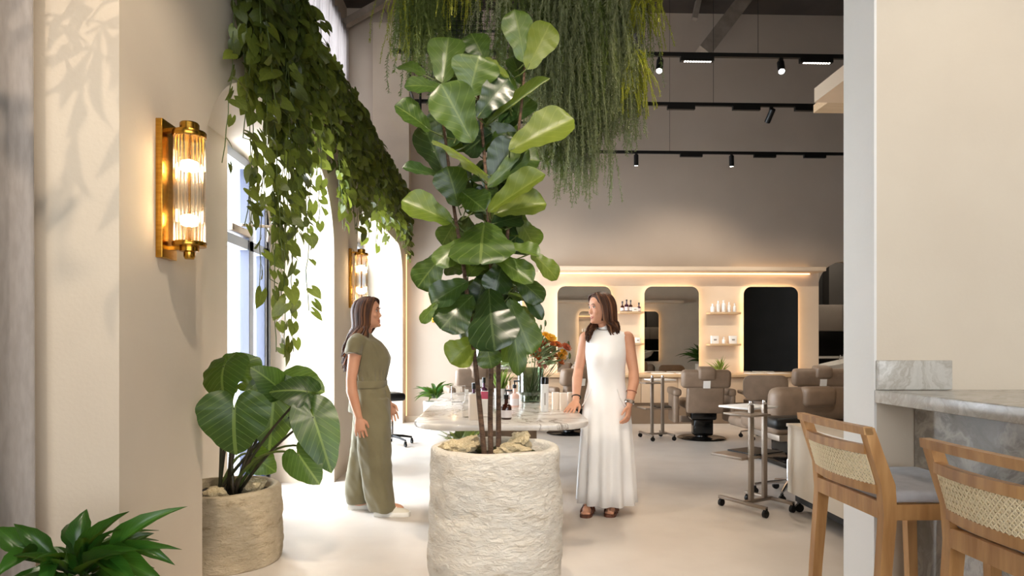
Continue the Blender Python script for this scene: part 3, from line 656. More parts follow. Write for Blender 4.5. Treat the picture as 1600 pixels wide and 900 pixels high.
ph = thing('philodendron', 'philodendron with large heart-shaped veined leaves at the window', 'plant', (PP.x, PP.y, .39)); PO = Vector((PP.x, PP.y, .39))
hearts = [heart_tpl('leaf', 'philo_leaf', 40, 6, d, c)[0] for d, c in ((.22, .1), (.35, .25), (.1, .3))]
for (a, t, w, Ya, Yt, nx, nz, v) in (((366, 638), (362, 712), 104, 3.13, 3.10, .1, .35, 0), ((350, 572), (333, 622), 84, 3.62, 3.5, -.5, .5, 1), ((372, 575), (398, 548), 70, 3.75, 3.8, .2, .9, 1), ((428, 618), (420, 704), 80, 3.72, 3.66, .3, .2, 0), ((432, 604), (402, 574), 50, 3.7, 3.6, .1, .7, 1),
        ((456, 596), (506, 610), 62, 3.8, 3.75, .1, .6, 2), ((480, 612), (424, 602), 58, 3.62, 3.55, .2, .8, 1), ((490, 652), (518, 736), 66, 3.55, 3.45, .35, .15, 0), ((468, 712), (498, 756), 56, 3.5, 3.42, .1, .3, 2), ((400, 716), (428, 734), 46, 3.8, 3.78, .2, .4, 1),
        ((484, 700), (498, 736), 40, 3.62, 3.6, -.2, .2, 0), ((352, 604), (368, 590), 36, 3.9, 3.95, .1, .6, 1), ((388, 606), (398, 590), 34, 3.9, 3.95, .1, .6, 1), ((470, 640), (505, 632), 60, 3.72, 3.62, .2, .7, 1)):
    A = PY(a[0], a[1], Ya); T = PY(t[0], t[1], Yt); wd = w * Ya / F
    place('leaf', hearts[v], ph, Matrix.Translation(-PO) @ leaf_mw(A, T, (nx, -1, nz), wd, wd))
    B0 = Vector((PP.x + random.uniform(-.03, .1), PP.y + random.uniform(-.1, .02), .39)); mid = (B0 * .55 + A * .45) + Vector((0, 0, .10))
    if a[1] > 690: mid += Vector((0, 0, .12))
    ps = []
    for k in range(11): t_ = k / 10; ps.append(B0 * (1 - t_) ** 2 + mid * 2 * t_ * (1 - t_) + A * t_ ** 2 - PO)
    MB().tube(ps, [.011 - .0006 * k for k in range(11)], 8).build('stalk', 'dark_stem' if a[1] < 690 else 'stem', ph, auto=0)
# ------------------------------------------------------------------ strap-leaf plant in the near corner
STRAP = interp([(0, .12), (.12, .2), (.45, .5), (.7, .42), (.88, .18), (1, .0)])
straps = [leaf_tpl('leaf', STRAP, 'fern_leaf', 10, 2, .5, d, .02, 2, tipcurl=c)[0] for d, c in ((.12, .2), (.3, .5), (.5, .8))]
def strap_plant(name, label, base, leaves, tpl, nrand, rl, w, group=None, pot=None):
    t = thing(name, label, 'plant', base, 0, group); Bv = Vector(base); rr = random.Random(nrand * 13 + 1)
    for (T, wd, bb) in leaves: place('leaf', tpl[rr.randrange(3)], t, Matrix.Translation(-Bv) @ leaf_mw(bb, T, (rr.uniform(-.3, .3), -.8, .8), wd))
    for i in range(nrand):
        a = 2 * PI * i / nrand + rr.uniform(-.2, .2); e = rr.uniform(.25, 1.2); Ln = rl * rr.uniform(.65, 1.05)
        d = Vector((math.cos(a) * math.cos(e), math.sin(a) * math.cos(e), math.sin(e)))
        place('leaf', rr.choice(tpl), t, leaf_mw(d * .03 + Vector((0, 0, .03)), d * Ln, (-math.cos(a) * .3, -math.sin(a) * .3, 1), w * rr.uniform(.7, 1.1)))
    return t
NB = PY(128, 905, 2.0)
Ls = []
for (t, b, wpx, Y) in (((186, 796), (108, 892), 26, 1.95), ((242, 788), (160, 872), 30, 1.97), ((257, 843), (158, 872), 20, 1.92), ((234, 892), (150, 858), 40, 1.85), ((128, 797), (122, 862), 34, 2.02), ((100, 806), (118, 866), 22, 2.05), ((28, 820), (88, 872), 30, 1.95), ((-8, 822), (50, 868), 34, 2.0), ((0, 880), (60, 862), 34, 1.85), ((238, 830), (165, 866), 22, 2.05), ((205, 900), (150, 868), 34, 1.8), ((60, 898), (100, 865), 30, 1.82), ((150, 850), (130, 905), 26, 1.8), ((85, 850), (110, 900), 26, 1.8), ((255, 866), (200, 850), 22, 1.95), ((180, 845), (130, 895), 26, 1.85), ((20, 850), (70, 880), 28, 1.88)):
    Ls.append((PY(t[0], t[1], Y), wpx * Y / F, PY(b[0], b[1], 2.0)))
strap_plant('strap_leaf_plant', 'low plant with glossy dark green strap leaves in the bottom left corner', (NB.x, 2.0, .50), Ls, straps, 34, .24, .055)
o = MB().lathe([(.13, 0), (.17, .2), (.19, .5), (.16, .5), (.15, .46), (.02, .45)], n=32).build('planter_bowl', 'pot'); o.location = (NB.x, 2.0, 0); tag(o, 'tapered plaster planter below the strap-leaf plant, cut by the frame', 'planter')
# fern at the back left and other potted greens
fp = PY(680, 640, 9.6)
strap_plant('potted_fern', 'dark green arching fern by the back wall left of the table', (fp.x, 9.6, .42), [], straps, 34, .40, .06)
o = MB().lathe([(.13, 0), (.17, .2), (.18, .42), (.16, .42), (.15, .39), (.02, .38)], n=32).build('fern_pot', 'pot'); o.location = (fp.x, 9.6, 0); tag(o, 'round pale pot under the back wall fern', 'planter')
BL = interp([(0, .5), (.5, .4), (1, .02)])
blades = [leaf_tpl('blade', BL, 'grass_leaf', 8, 1, .3, d, 0, 1, tipcurl=.2)[0] for d in (.05, .2, .4)]
def grass(name, label, base, n, Ln, w, seed, emax=1.45, emin=.7):
    t = thing(name, label, 'plant', base); rr = random.Random(seed)
    for i in range(n):
        a = rr.uniform(0, 2 * PI); e = rr.uniform(emin, emax); l = Ln * rr.uniform(.6, 1); d = Vector((math.cos(a) * math.cos(e), math.sin(a) * math.cos(e), math.sin(e)))
        place('blade', rr.choice(blades), t, leaf_mw(Vector((d.x, d.y, 0)) * .03, d * l, (-d.x, -d.y, 1), w))
    return t
g = PY(1126, 575, 10.35); grass('spider_plant', 'small spiky green plant on the oak worktop below the shelves', (g.x, 10.35, .80), 26, .32, .03, 5, 1.4, .6)
MB().lathe([(.05, .0), (.065, .06), (.055, .06), (.01, .05)], n=16).build('pot', 'white_ceramic', bpy.data.objects['spider_plant']); 
# plant that the mirror reflects, standing at the hidden side of the partition
strap_plant('potted_palm', 'bushy dark palm at the hidden side of the partition, seen only in the mirror', (5.75, 3.75, .75), [], straps, 60, .72, .07)
o = MB().lathe([(.18, 0), (.22, .4), (.22, .75), (.19, .75), (.18, .7), (.02, .7)], n=24).build('palm_pot', 'pot'); o.location = (5.75, 3.75, 0); tag(o, 'tall pot of the palm at the hidden side of the partition', 'planter')

# ------------------------------------------------------------------ trailing pothos on the wall ledge
pme, pmb = heart_tpl('leaf', 'pothos_leaf', 12, 2, .3, .2)
def pothos(label, y0, y1, nst, Lfn, spacing, size, seed, nparts, xout=.16):
    rr = random.Random(seed); base = Vector((-1.62, (y0 + y1) / 2, LED_Z)); t = thing('trailing_pothos', label, 'plant', base, 0, 'trailing pothos on the window ledge')
    MB().box(-.14, .14, (y0 - y1) / 2 + .02, (y1 - y0) / 2 - .02, 0, .16, .01).build('trough', 'dark_grey', t)
    fol = MB(); stems = MB(); lv = []
    for s in range(nst):
        y = y0 + (y1 - y0) * ((s + rr.random()) / nst); Ln = Lfn((y - y0) / (y1 - y0), rr); xo = XL + rr.uniform(.04, xout)
        pts = [Vector((-1.6, y, LED_Z + .14)), Vector((XL - .02, y, LED_Z + .16 + rr.uniform(0, .08))), Vector((xo, y + rr.uniform(-.04, .04), LED_Z + .06))]
        z = LED_Z; yy = y; xx = xo
        while z > LED_Z - Ln:
            z -= .09; yy += rr.uniform(-.022, .022); xx = max(XL + .02, xx + rr.uniform(-.012, .012)); pts.append(Vector((xx, yy, z)))
        if rr.random() < .3: pts[-1] += Vector((.05, rr.uniform(-.1, .1), .06))
        stems.tube([p - base for p in pts], .0028, 5)
        acc = 0
        for a, b in zip(pts, pts[1:]):
            seg = (b - a).length; k = 0
            while acc < seg:
                p = a.lerp(b, acc / seg); sz = size * rr.uniform(.6, 1.2); dn = Vector((rr.uniform(-.3, .8), rr.uniform(-.9, .9), -rr.uniform(.2, 1.1))).normalized()
                q = p + dn * sz * .3 + Vector((rr.uniform(0, .03), rr.uniform(-.03, .03), 0)); q.x = max(q.x, XL + .015)
                nn = Vector((rr.uniform(.1, 1), rr.uniform(-1, .3), rr.uniform(-.2, .9)))
                lv.append((q.x - q.y * .35 + (.4 if p.z < 3 else 0) + rr.random() * .35, leaf_mw(q, q + dn * sz, nn, sz * rr.uniform(.75, .95)))); acc += spacing * rr.uniform(.6, 1.4) * (1 if p.z > LED_Z - .95 else 1.5)
            acc -= seg
    stems.build('vine_stems', 'stem', t, fixn=False, auto=0)
    lv.sort(key=lambda e: -e[0])
    T0 = Matrix.Translation(-base)
    for i, (k, mw) in enumerate(lv):
        if i < nparts: place('leaf', pme, t, T0 @ mw)
        else: m = T0 @ mw; fol.add([m @ Vector(v) for v in pmb.v], pmb.f, True, pmb.uv)
    o = fol.build('foliage', 'pothos_leaf', t, fixn=False, auto=0); o['kind'] = 'stuff'
    return t
def near_len(f, rr):
    if rr.random() < .56: return rr.uniform(.45, 1.05) if f < .75 else rr.uniform(.35, .8)
    if f < .12: return rr.uniform(.9, 1.4)
    if f < .68: return rr.choice((1.3, 1.5, 1.6, 1.75, 1.9, 2.05, 2.25))
    return rr.uniform(.9, 1.6)
pothos('long trailing pothos hanging over the first window arch, nearest the viewer', 3.42, 4.66, 74, near_len, .062, .088, 1, 300, .22)
pothos('trailing pothos on the ledge just past the first arch', 5.0, 6.0, 32, lambda f, rr: rr.choice((.4, .5, .6, .7, .8, .9, 1.05, 1.2)) - .15 * (f < .3), .065, .085, 2, 250)
pothos('trailing pothos hanging above the second wall light', 6.1, 7.6, 40, lambda f, rr: rr.choice((.35, .45, .55, .65, .75, .9, 1.1)), .07, .088, 3, 220)
pothos('trailing pothos at the far end of the ledge', 7.65, 10.3, 58, lambda f, rr: rr.choice((.25, .35, .45, .55, .65, .8, .95)), .075, .09, 4, 160)

# ------------------------------------------------------------------ hanging greenery on a wire cage over the table
CX0, CX1, CY0, CY1, CZ0, CZ1 = -.62, .92, 4.8, 5.5, 3.17, 4.9
cage = thing('wire_cage', 'black suspended wire mesh cage carrying the hanging greenery', 'wire cage', (0, 5, CZ0)); CO = Vector((0, 5, CZ0))
fr = MB()
for z in (CZ0, 3.95, CZ1):
    for (a, b) in (((CX0, CY0), (CX1, CY0)), ((CX0, CY1), (CX1, CY1)), ((CX0, CY0), (CX0, CY1)), ((CX1, CY0), (CX1, CY1))):
        fr.tube([Vector((*a, z)) - CO, Vector((*b, z)) - CO], .011, 6)
for x in (CX0, CX1):
    for y in (CY0, CY1): fr.tube([Vector((x, y, CZ0)) - CO, Vector((x, y, CEIL)) - CO], .011, 6)
fr.build('frame', 'black', cage)
wm = MB(); st = .035
def wire(a, b): wm.tube([Vector(a) - CO, Vector(b) - CO], .0018, 3, False)
x = CX0
while x < CX1: wire((x, CY0, CZ0 + .02), (x, CY0, CZ1)); x += st
z = CZ0 + .02
while z < CZ1: wire((CX0, CY0, z), (CX1, CY0, z)); z += st
o = wm.build('wire_mesh', 'black', cage, fixn=False, auto=0); o['kind'] = 'stuff'
def strand(mb, p0, Ln, out, rr, needle, step, dens, droop=.25, sr=.0018):
    p = Vector(p0); d = Vector((out[0], out[1], -.25)).normalized(); pts = [p.copy()]; s = 0; k = .05
    while s < Ln:
        d = (d + Vector((rr.uniform(-.12, .12), rr.uniform(-.12, .12), -droop))).normalized(); p = p + d * k; pts.append(p.copy()); s += k
    mb.tube(pts, sr, 3, False)
    for a, b in zip(pts, pts[1:]):
        n = max(1, int(k / step)); dd = (b - a).normalized()
        for i in range(n):
            q = a.lerp(b, i / n)
            for j in range(dens):
                an = rr.uniform(0, 2 * PI); o1 = dd.orthogonal().normalized(); o2 = dd.cross(o1); o = (o1 * math.cos(an) + o2 * math.sin(an) + dd * .8).normalized()
                l = needle * rr.uniform(.6, 1.2); w = o.cross(dd).normalized() * l * .16
                mb.add([q - w * .6, q + o * l * .6 + w, q + o * l, q + o * l * .6 - w], [(0, 1, 2, 3)], True)
def hanging(name, label, x0, x1, y0, y1, ybot, Y, nst, m, needle, step, dens, seed, lim=(0.5, 1.0), sr=.0018):
    """plant rooted between picture rows y0..y1, strands reaching down to row ybot"""
    rr = random.Random(seed); a = PY(x0, y0, Y); b = PY(x1, y1, Y); c = PY(x0, ybot, Y); base = Vector(((a.x + b.x) / 2, Y, a.z)); t = thing(name, label, 'hanging plant', base, 0, 'hanging greenery on the wire cage'); mb = MB()
    for i in range(int(nst * 1.7)):
        px = rr.uniform(a.x, b.x); pz = rr.uniform(min(a.z, b.z), max(a.z, b.z)); Ln = (pz - c.z) * rr.uniform(*lim)
        strand(mb, Vector((px, Y + rr.uniform(-.1, .1), pz)) - base, max(Ln, .15), (rr.uniform(-.3, .3), -rr.uniform(.1, .8)), rr, needle, step, dens, sr=sr)
    o = mb.build('fronds', m, t, fixn=False, auto=0); o['kind'] = 'stuff'
    mb = MB().lathe([(.05, -.02), (.075, .07), (.07, .09), (.06, .08), (.01, .06)], n=12); mb.build('basket', 'dark_grey', t); return t
hanging('hanging_cactus', 'yellow-green drooping plant at the left end of the wire cage', 618, 640, -30, 10, 115, 4.75, 16, 'needle_lime', .016, .009, 2, 21, (.6, 1.1))
hanging('hanging_fern', 'dark feathery fern second from the left on the wire cage', 636, 690, -60, 20, 160, 4.8, 60, 'needle_green', .028, .012, 3, 22, (.4, 1.0))
hanging('hanging_fern', 'dark feathery fern behind the left of the fig crown', 670, 745, -80, 40, 190, 5.2, 70, 'needle_green', .028, .014, 3, 23, (.4, 1.0))
hanging('hanging_cactus', 'few long yellow-green strands above the left of the fig crown', 696, 744, -60, -30, 62, 4.65, 14, 'needle_lime', .014, .009, 2, 24, (.7, 1.0))
hanging('hanging_moss', 'sparse wispy greenery over the bare wire mesh', 745, 800, -60, 0, 110, 4.72, 18, 'needle_grey', .02, .012, 2, 25, (.4, 1.0))
hanging('hanging_fern', 'dense green fern behind the topmost fig leaves', 785, 860, -60, 60, 190, 4.85, 90, 'needle_green', .024, .012, 3, 26, (.5, 1.0))
hanging('hanging_moss', 'grey-green fringe right of the topmost fig leaves', 840, 905, -60, 130, 285, 4.7, 110, 'needle_grey', .024, .012, 3, 27, (.55, 1.0))
hanging('hanging_fern', 'green cascading fern in the right middle of the cage', 860, 940, -60, 120, 250, 4.8, 100, 'needle_green', .026, .012, 3, 28, (.5, 1.0))
hanging('hanging_moss', 'longest grey-green tassel hanging lowest below the cage', 872, 938, 60, 220, 335, 4.72, 80, 'needle_grey', .022, .012, 3, 29, (.5, 1.0))
hanging('hanging_moss', 'pale wispy grey-green plant at the right end of the cage', 925, 985, -40, 140, 250, 4.75, 110, 'needle_grey', .024, .012, 3, 30, (.5, 1.0))
hanging('hanging_fern', 'dark fern at the top right corner of the cage', 930, 995, -70, 30, 190, 5.0, 60, 'needle_green', .026, .013, 3, 31, (.5, 1.0))
hanging('hanging_cactus', 'bright yellow-green strands at the top right end of the cage', 986, 1022, -40, 10, 105, 4.7, 20, 'needle_lime', .016, .008, 3, 32, (.6, 1.05), .003)
hanging('hanging_cactus', 'yellow-green strands below the right end of the cage', 974, 1006, 78, 110, 205, 4.65, 22, 'needle_lime', .016, .008, 3, 33, (.5, 1.05), .003)
hanging('hanging_vine', 'dark small-leaved vine under the lower cage bar', 828, 885, 205, 235, 300, 4.72, 40, 'needle_green', .03, .014, 3, 34, (.3, .9))
# leafy spray above the frame that casts its shadow on the curtain
def spray(label, base, seed, n=9):
    rr = random.Random(seed); t = thing('hanging_spray', label, 'hanging plant', base, 0, 'leafy sprays above the near curtain')
    for i in range(n):
        p = Vector((rr.uniform(-.12, .12), rr.uniform(-.1, .1), 0)); d = Vector((rr.uniform(-.5, .8), rr.uniform(-.4, .4), .2)).normalized(); pts = [p.copy()]
        for k in range(rr.randint(7, 12)):
            d = (d + Vector((rr.uniform(-.1, .1), rr.uniform(-.1, .1), -.28))).normalized(); p = p + d * .06; pts.append(p.copy())
            sd = Vector((rr.uniform(-1, 1), rr.uniform(-1, 1), -.6)).normalized()
            place('leaf', straps[1], t, leaf_mw(p, p + (d + sd).normalized() * rr.uniform(.10, .17), (sd.y, -sd.x, .6), .045))
        MB().tube(pts, .004, 5).build('stalk', 'stem', t, auto=0)
    return t
spray('leafy spray hanging above the frame before the curtain, casting leaf shadows', (-1.35, 1.60, 2.95), 5, 13)
# ================================================================== curtains
def drape(name, label, x, y0, y1, z0, z1, m, amp, wl, seed=0, th=.004):
    n = int((y1 - y0) / .012); vs = []; fs = []; rr = random.Random(seed); ph = rr.uniform(0, 6); zs = [z0 + (z1 - z0) * i / 14 for i in range(15)]
    for z in zs:
        f = (z - z0) / (z1 - z0); a = amp * (1 - .25 * f)
        for i in range(n + 1):
            y = y0 + (y1 - y0) * i / n
            u = (y - y0) / wl * 2 * PI + ph + .5 * math.sin(y * 5 + seed)
            vs.append((x + a * math.sin(u) + a * .25 * math.sin(2.3 * u + 1), y + .25 * a * math.cos(u), z))
    W = n + 1
    for j in range(len(zs) - 1):
        for i in range(n): a = j * W + i; fs.append((a, a + 1, a + W + 1, a + W))
    o = MB().add(vs, fs, True).build(name, m, fixn=False, auto=0); md = o.modifiers.new('thickness', 'SOLIDIFY'); md.thickness = th
    return tag(o, label, 'curtain')
drape('curtain', 'heavy taupe linen curtain with deep folds at the left edge', -1.755, -1.0, 2.50, .02, 3.5, 'curtain', .055, .19, 3)
drape('sheer_curtain', 'pale sheer curtain over the high window above the ledge', -2.34, 8.3, 10.3, 3.58, 6.3, 'sheer', .045, .17, 5)
drape('side_curtain', 'taupe curtain gathered at the near side of the high window', -2.32, 3.3, 8.25, 3.58, 6.3, 'sheer', .06, .2, 6)
# ================================================================== wall lights
def sconce(loc, rz, label, s=1.0, power=9):
    """local: +x away from the wall, z up from the lower end; 0.6 m tall"""
    t = thing('wall_sconce', label, 'wall lamp', loc, rz, 'brass wall lamps with glass rods')
    MB().box(0, .03, -.065, .065, 0, .60, .003).build('back_plate', 'brass', t)
    c = (.115, 0)
    for z0, z1 in ((.055, .075), (.535, .56)):
        MB().lathe([(.068, z0), (.07, z0 + .004), (.07, z1 - .004), (.068, z1)], (c[0], 0, 0), 24).build('ring_cap', 'brass', t)
    MB().lathe([(.018, -.0), (.024, .012), (.024, .03), (.04, .034), (.04, .055)], (c[0], 0, .0), 16).build('finial', 'brass', t)
    MB().lathe([(.04, .56), (.04, .595), (.036, .6)], (c[0], 0, 0), 16).build('top_cap', 'brass', t)
    b = MB(); b.box(.03, .10, -.012, .012, .56, .575); b.box(.03, .10, -.012, .012, .04, .055); b.build('arm', 'brass', t)
    rod = MB().lathe([(.0075, .078), (.0075, .533)], n=8).mesh('glass_rod', 'rod_glass')
    n = 22
    for i in range(n):
        a = 2 * PI * i / n; place('glass_rod', rod, t, Matrix.Translation((c[0] + .058 * math.cos(a), .058 * math.sin(a), 0)))
    MB().lathe([(.008, .075), (.008, .535)], (c[0], 0, 0), 10).build('core', 'brass', t)
    for z in (.17, .41):
        MB().lathe([(.014, z - .026), (.034, z - .018), (.034, z + .018), (.014, z + .026)], (c[0], 0, 0), 12).build('bulb', 'bulb', t)
        lamp('bulb_glow', 'POINT', (c[0], 0, z), power, WARM, size=.03, parent=t)
    return t
sconce((XL, 2.86, 1.63), 0, 'brass and glass rod wall lamp nearest the viewer on the left wall', power=20)
sconce((XL, 6.55, 1.63), 0, 'brass and glass rod wall lamp above the woman in olive', power=20)
q = PY(681, 500, YB); sconce((q.x, YB, 1.63), -PI / 2, 'brass and glass rod wall lamp on the back wall behind the fig leaves', power=14)
# ================================================================== bar at the right
o = MB().box(1.55, 2.9, -1.2, 2.555, 1.018, 1.07, .004).build('bar_counter', 'pale_marble'); tag(o, 'pale marble bar top running toward the viewer at the right', 'counter')
o = MB().box(1.556, 1.86, 2.535, 2.566, 1.071, 1.19, .003).build('backsplash', 'pale_marble'); tag(o, 'small marble upstand on the far end of the bar top', 'backsplash')
o = MB().box(1.715, 1.75, -1.2, 2.553, 0.0, 1.016).build('bar_cladding', 'grey_marble'); tag(o, 'grey veined marble panel below the bar top', 'panel')
# bar stools
def cane_panel(x_fn, y0, y1, z0, z1, st=.016):
    mb = MB(); ny = int((y1 - y0) / st); nz = int((z1 - z0) / st)
    def p(y, z, o=0): return Vector((x_fn(y, z) + o, y, z))
    for i in range(ny + 1):
        y = y0 + (y1 - y0) * i / ny; mb.tube([p(y, z0 + (z1 - z0) * k / 6) for k in range(7)], (.0032), 4, False)
    for j in range(nz + 1):
        z = z0 + (z1 - z0) * j / nz; mb.tube([p(y0 + (y1 - y0) * k / 8, z, .002) for k in range(9)], (.0032), 4, False)
    for i in range(-nz, ny + 1):
        for sgn in (1, -1):
            pts = []
            for k in range(nz + 1):
                ii = i + k if sgn == 1 else i + nz - k
                if 0 <= ii <= ny: pts.append(p(y0 + (y1 - y0) * ii / ny, z0 + (z1 - z0) * k / nz, -.002))
            if len(pts) > 1: mb.tube(pts, .0024, 4, False)
    return mb
def bar_stool():
    t = thing('bar_stool', '', 'bar stool')
    W = .225   # half width along y; back at x=0, seat toward +x
    def bar(ps, a, b, name, m='teak'):
        mb = MB(); secs = []
        for (x, y, z) in ps: secs.append((x, y, z))
        return secs
    def post(y):
        prof = [(-.02, 0.0, .030), (.0, .40, .036), (.02, .70, .044), (.012, .80, .046), (-.02, .90, .040), (-.045, .985, .034)]
        secs = []
        for (x, z, d) in prof: secs.append([Vector((x - d / 2 * 0 + dx, y + dy, z)) for dx, dy in ((0, -.017), (d, -.017), (d, .017), (0, .017))])
        return MB().loft(secs, smooth=False)
    for s in (-1, 1): post(s * (W - .017)).build('back_post', 'teak', t)
    def rail(xc, z0, z1, th, bow, y0=-W + .03, y1=W - .03, name='back_rail', tilt=0):
        secs = []
        for k in range(9):
            f = k / 8; y = y0 + (y1 - y0) * f; b = -bow * (1 - (2 * f - 1) ** 2)
            secs.append([Vector((xc + b + tilt * (zz == z1) + dx, y, zz)) for dx, zz in ((0, z0), (th, z0), (th, z1), (0, z1))])
        return MB().loft(secs, smooth=False).build(name, 'teak', t)
    rail(-.045, .962, .988, .03, .012, -W, W, tilt=-.003)
    rail(-.028, .895, .925, .026, .03)
    rail(.008, .765, .795, .024, .03)
    rail(.018, .685, .74, .03, .0)
    xf = lambda y, z: .004 + (.012 - .04 * ((z - .78) / .14)) - .03 * (1 - (y / (W - .03)) ** 2)
    cane_panel(xf, -W + .036, W - .036, .795, .895).build('cane_panel', 'cane', t, fixn=False, auto=0)
    for s in (-1, 1):
        y = s * (W - .018)
        MB().box(.05, .40, y - .014, y + .014, .685, .735).build('seat_rail', 'teak', t)
        secs = []
        for (x, z, d) in ((.41, 0, .028), (.395, .4, .034), (.385, .735, .042)): secs.append([Vector((x + dx, y + dy, z)) for dx, dy in ((-d / 2, -.016), (d / 2, -.016), (d / 2, .016), (-d / 2, .016))])
        MB().loft(secs, smooth=False).build('front_leg', 'teak', t)
        MB().box(.0, .41, y - .011, y + .011, .26, .295).build('side_stretcher', 'teak', t)
    MB().box(.37, .395, -W + .03, W - .03, .685, .735).build('front_rail', 'teak', t)
    MB().box(.395, .42, -W + .03, W - .03, .20, .235).build('foot_rest', 'teak', t)
    MB().box(-.008, .016, -W + .03, W - .03, .30, .33).build('back_stretcher', 'teak', t)
    MB().box(.035, .425, -W + .012, W - .012, .737, .778, .016).build('seat_cushion', 'grey_cushion', t)
    return t
s1 = bar_stool(); s1.location = (1.24, 2.25, 0); s1['label'] = 'teak bar stool with cane back and grey cushion beside the partition end'; s1['group'] = 'cane-back bar stools'
s2 = copy_tree(s1); s2.location = (1.26, 1.56, 0); s2['label'] = 'teak cane-back bar stool nearest the viewer, cut by the right edge'
# ================================================================== marble table and what stands on it
TX0, TX1, TY0, TY1, TZ = -.52, .64, 3.98, 6.75, .76
o = thing('marble_table', 'long white marble table with round corners behind the fig tree', 'table', (.06, 5.3, 0))
def slab(x0, x1, y0, y1, z0, z1, r, bev=.012):
    mb = MB(); secs = []
    for (z, i) in ((z0, bev), (z0 + bev * .4, bev * .3), (z0 + bev, 0), (z1 - bev, 0), (z1 - bev * .4, bev * .3), (z1, bev)): secs.append([Vector((p[0], p[1], z)) for p in rrect(x0 + i, x1 - i, y0 + i, y1 - i, r - i, 10)])
    return mb.loft(secs)
slab(TX0 - .06, TX1 - .06, TY0 - 5.3, TY1 - 5.3, TZ - .042, TZ, .30).build('table_top', 'marble', o)
for y in (4.75, 6.1): slab(-.14, .26, y - 5.3 - .14, y - 5.3 + .14, 0, TZ - .043, .05).build('pedestal', 'plinth', o)
def at(px, py, Z=TZ): return PZ(px, py, Z)
def bottle(name, label, px, py, r, h, m, cap='black', lab=True, cap_h=.04, neck=.3, pump=False, group='bottles on the marble table', cat='bottle', loc=None):
    p = Vector(loc) if loc else at(px, py); t = thing(name, label, cat, p, 0, group)
    sh = h * (1 - neck)
    MB().lathe([(r * .9, 0), (r, .006), (r, sh * .86), (r * .85, sh * .96), (r * .36, sh * 1.06), (r * .36, h)], n=20).build('body', m, t)
    if lab: MB().lathe([(r * 1.01, h * .10), (r * 1.01, h * .46)], n=20, cap=False).build('label', 'label_paper', t)
    MB().lathe([(r * .44, h), (r * .46, h + .004), (r * .44, h + cap_h)], n=16).build('cap', cap, t)
    if pump:
        mb = MB(); mb.tube([(0, 0, h + cap_h), (0, 0, h + cap_h + .025)], .005); mb.box(-.008, .04, -.008, .008, h + cap_h + .02, h + cap_h + .033, .003); mb.build('pump', cap, t)
    return t
bottle('pump_bottle', 'amber pump bottle with pale label right of the fig trunks', 791, 655, .037, .135, 'amber', 'gloss_black', True, .03, .28, True)
bottle('pump_bottle', 'blush pump bottle with black cap behind the amber bottle', 804, 636, .036, .15, 'pink', 'gloss_black', True, .03, .3, True)
bottle('dropper_bottle', 'small plum glass bottle left of the fig trunks', 740, 632, .036, .13, 'plum', 'gloss_black', True, .05)
bottle('dropper_bottle', 'dark plum bottle farther back between the fig trunks', 756, 624, .035, .15, 'plum', 'gloss_black', True, .05)
bottle('dropper_bottle', 'clear tall bottle at the left of the bottle group', 729, 652, .03, .16, 'clear_glass', 'white_ceramic', False, .03)
bottle('dropper_bottle', 'blush bottle with orange cap beside the grassy plant', 796, 622, .034, .12, 'pink', 'oak', True, .04)
def carton(label, px, py, w, d, h, m, rz=0, name='carton', group='cartons on the marble table'):
    p = at(px, py); t = thing(name, label, 'box', p, rz, group); MB().box(-w / 2, w / 2, -d / 2, d / 2, 0, h, .002).build('carton_body', m, t); MB().box(-w / 2 * .98, w / 2 * .98, -d / 2 * .98, d / 2 * .98, h, h + .002).build('lid_flap', 'paper', t); return t
carton('tall blush carton directly left of the fig trunks', 740, 656, .06, .05, .17, 'carton', .2)
carton('berry red pack behind the fig trunks', 758, 632, .07, .05, .11, 'red_pack', .1)
carton('white carton behind the fig trunks', 757, 646, .06, .05, .10, 'paper', -.2)
for i, (px, py, lab) in enumerate(((868, 640, 'leftmost cream carton beside the woman\'s hand'), (880, 641, 'middle cream carton beside the woman\'s hand'), (892, 640, 'rightmost cream carton beside the woman\'s hand'))): carton(lab, px, py, .05, .05, .13, 'carton', .1)
p = at(851, 643); t = thing('spray_bottle', 'tall white bottle with black cap right of the vase', 'bottle', p, 0, 'bottles on the marble table')
MB().lathe([(.028, 0), (.03, .006), (.03, .205)], n=20).build('body', 'white_ceramic', t); MB().lathe([(.0295, .206), (.0295, .25), (.027, .256)], n=20).build('cap', 'gloss_black', t); MB().box(-.004, .004, -.0308, -.029, .05, .14).build('print', 'grey_panel', t)
# acrylic display and papers
p = at(729, 640); o = slab(-.06, .06, -.04, .04, 0, .14, .01, .004).build('display_block', 'clear_glass'); o.location = at(716, 628); tag(o, 'clear acrylic display block at the left of the table', 'display block')
# vase with flowers
vp = at(829, 628)
t = thing('glass_vase', 'grey-green ribbed glass vase holding the flowers on the table', 'vase', vp)
MB().lathe([(.075, 0), (.085, .006), (.085, .06), (.098, .075), (.11, .09), (.115, .29), (.118, .30), (.111, .30), (.106, .1), (.08, .07), (.078, .012), (.01, .01)], n=32).build('body', 'vase_glass', t)
fl = thing('flower_bouquet', 'bouquet of orange and yellow flowers with silvery foliage in the glass vase', 'flowers', vp + Vector((0, 0, .02))); FLO = vp + Vector((0, 0, .02))
rr = random.Random(12)
M['orange'] = mat('orange_petal', (226, 128, 36), .6, c2=(196, 84, 28), scale=30); M['yellow'] = mat('yellow_petal', (240, 190, 40), .6, c2=(226, 160, 30), scale=30); M['rust'] = mat('rust_petal', (200, 104, 58), .6, c2=(168, 70, 44), scale=30); M['blush'] = mat('blush_petal', (226, 170, 150), .6); M['eucalyptus'] = leaf_mat('eucalyptus', (112, 128, 84), (164, 172, 128), (160, 170, 130), 2, 0, .6, .2)
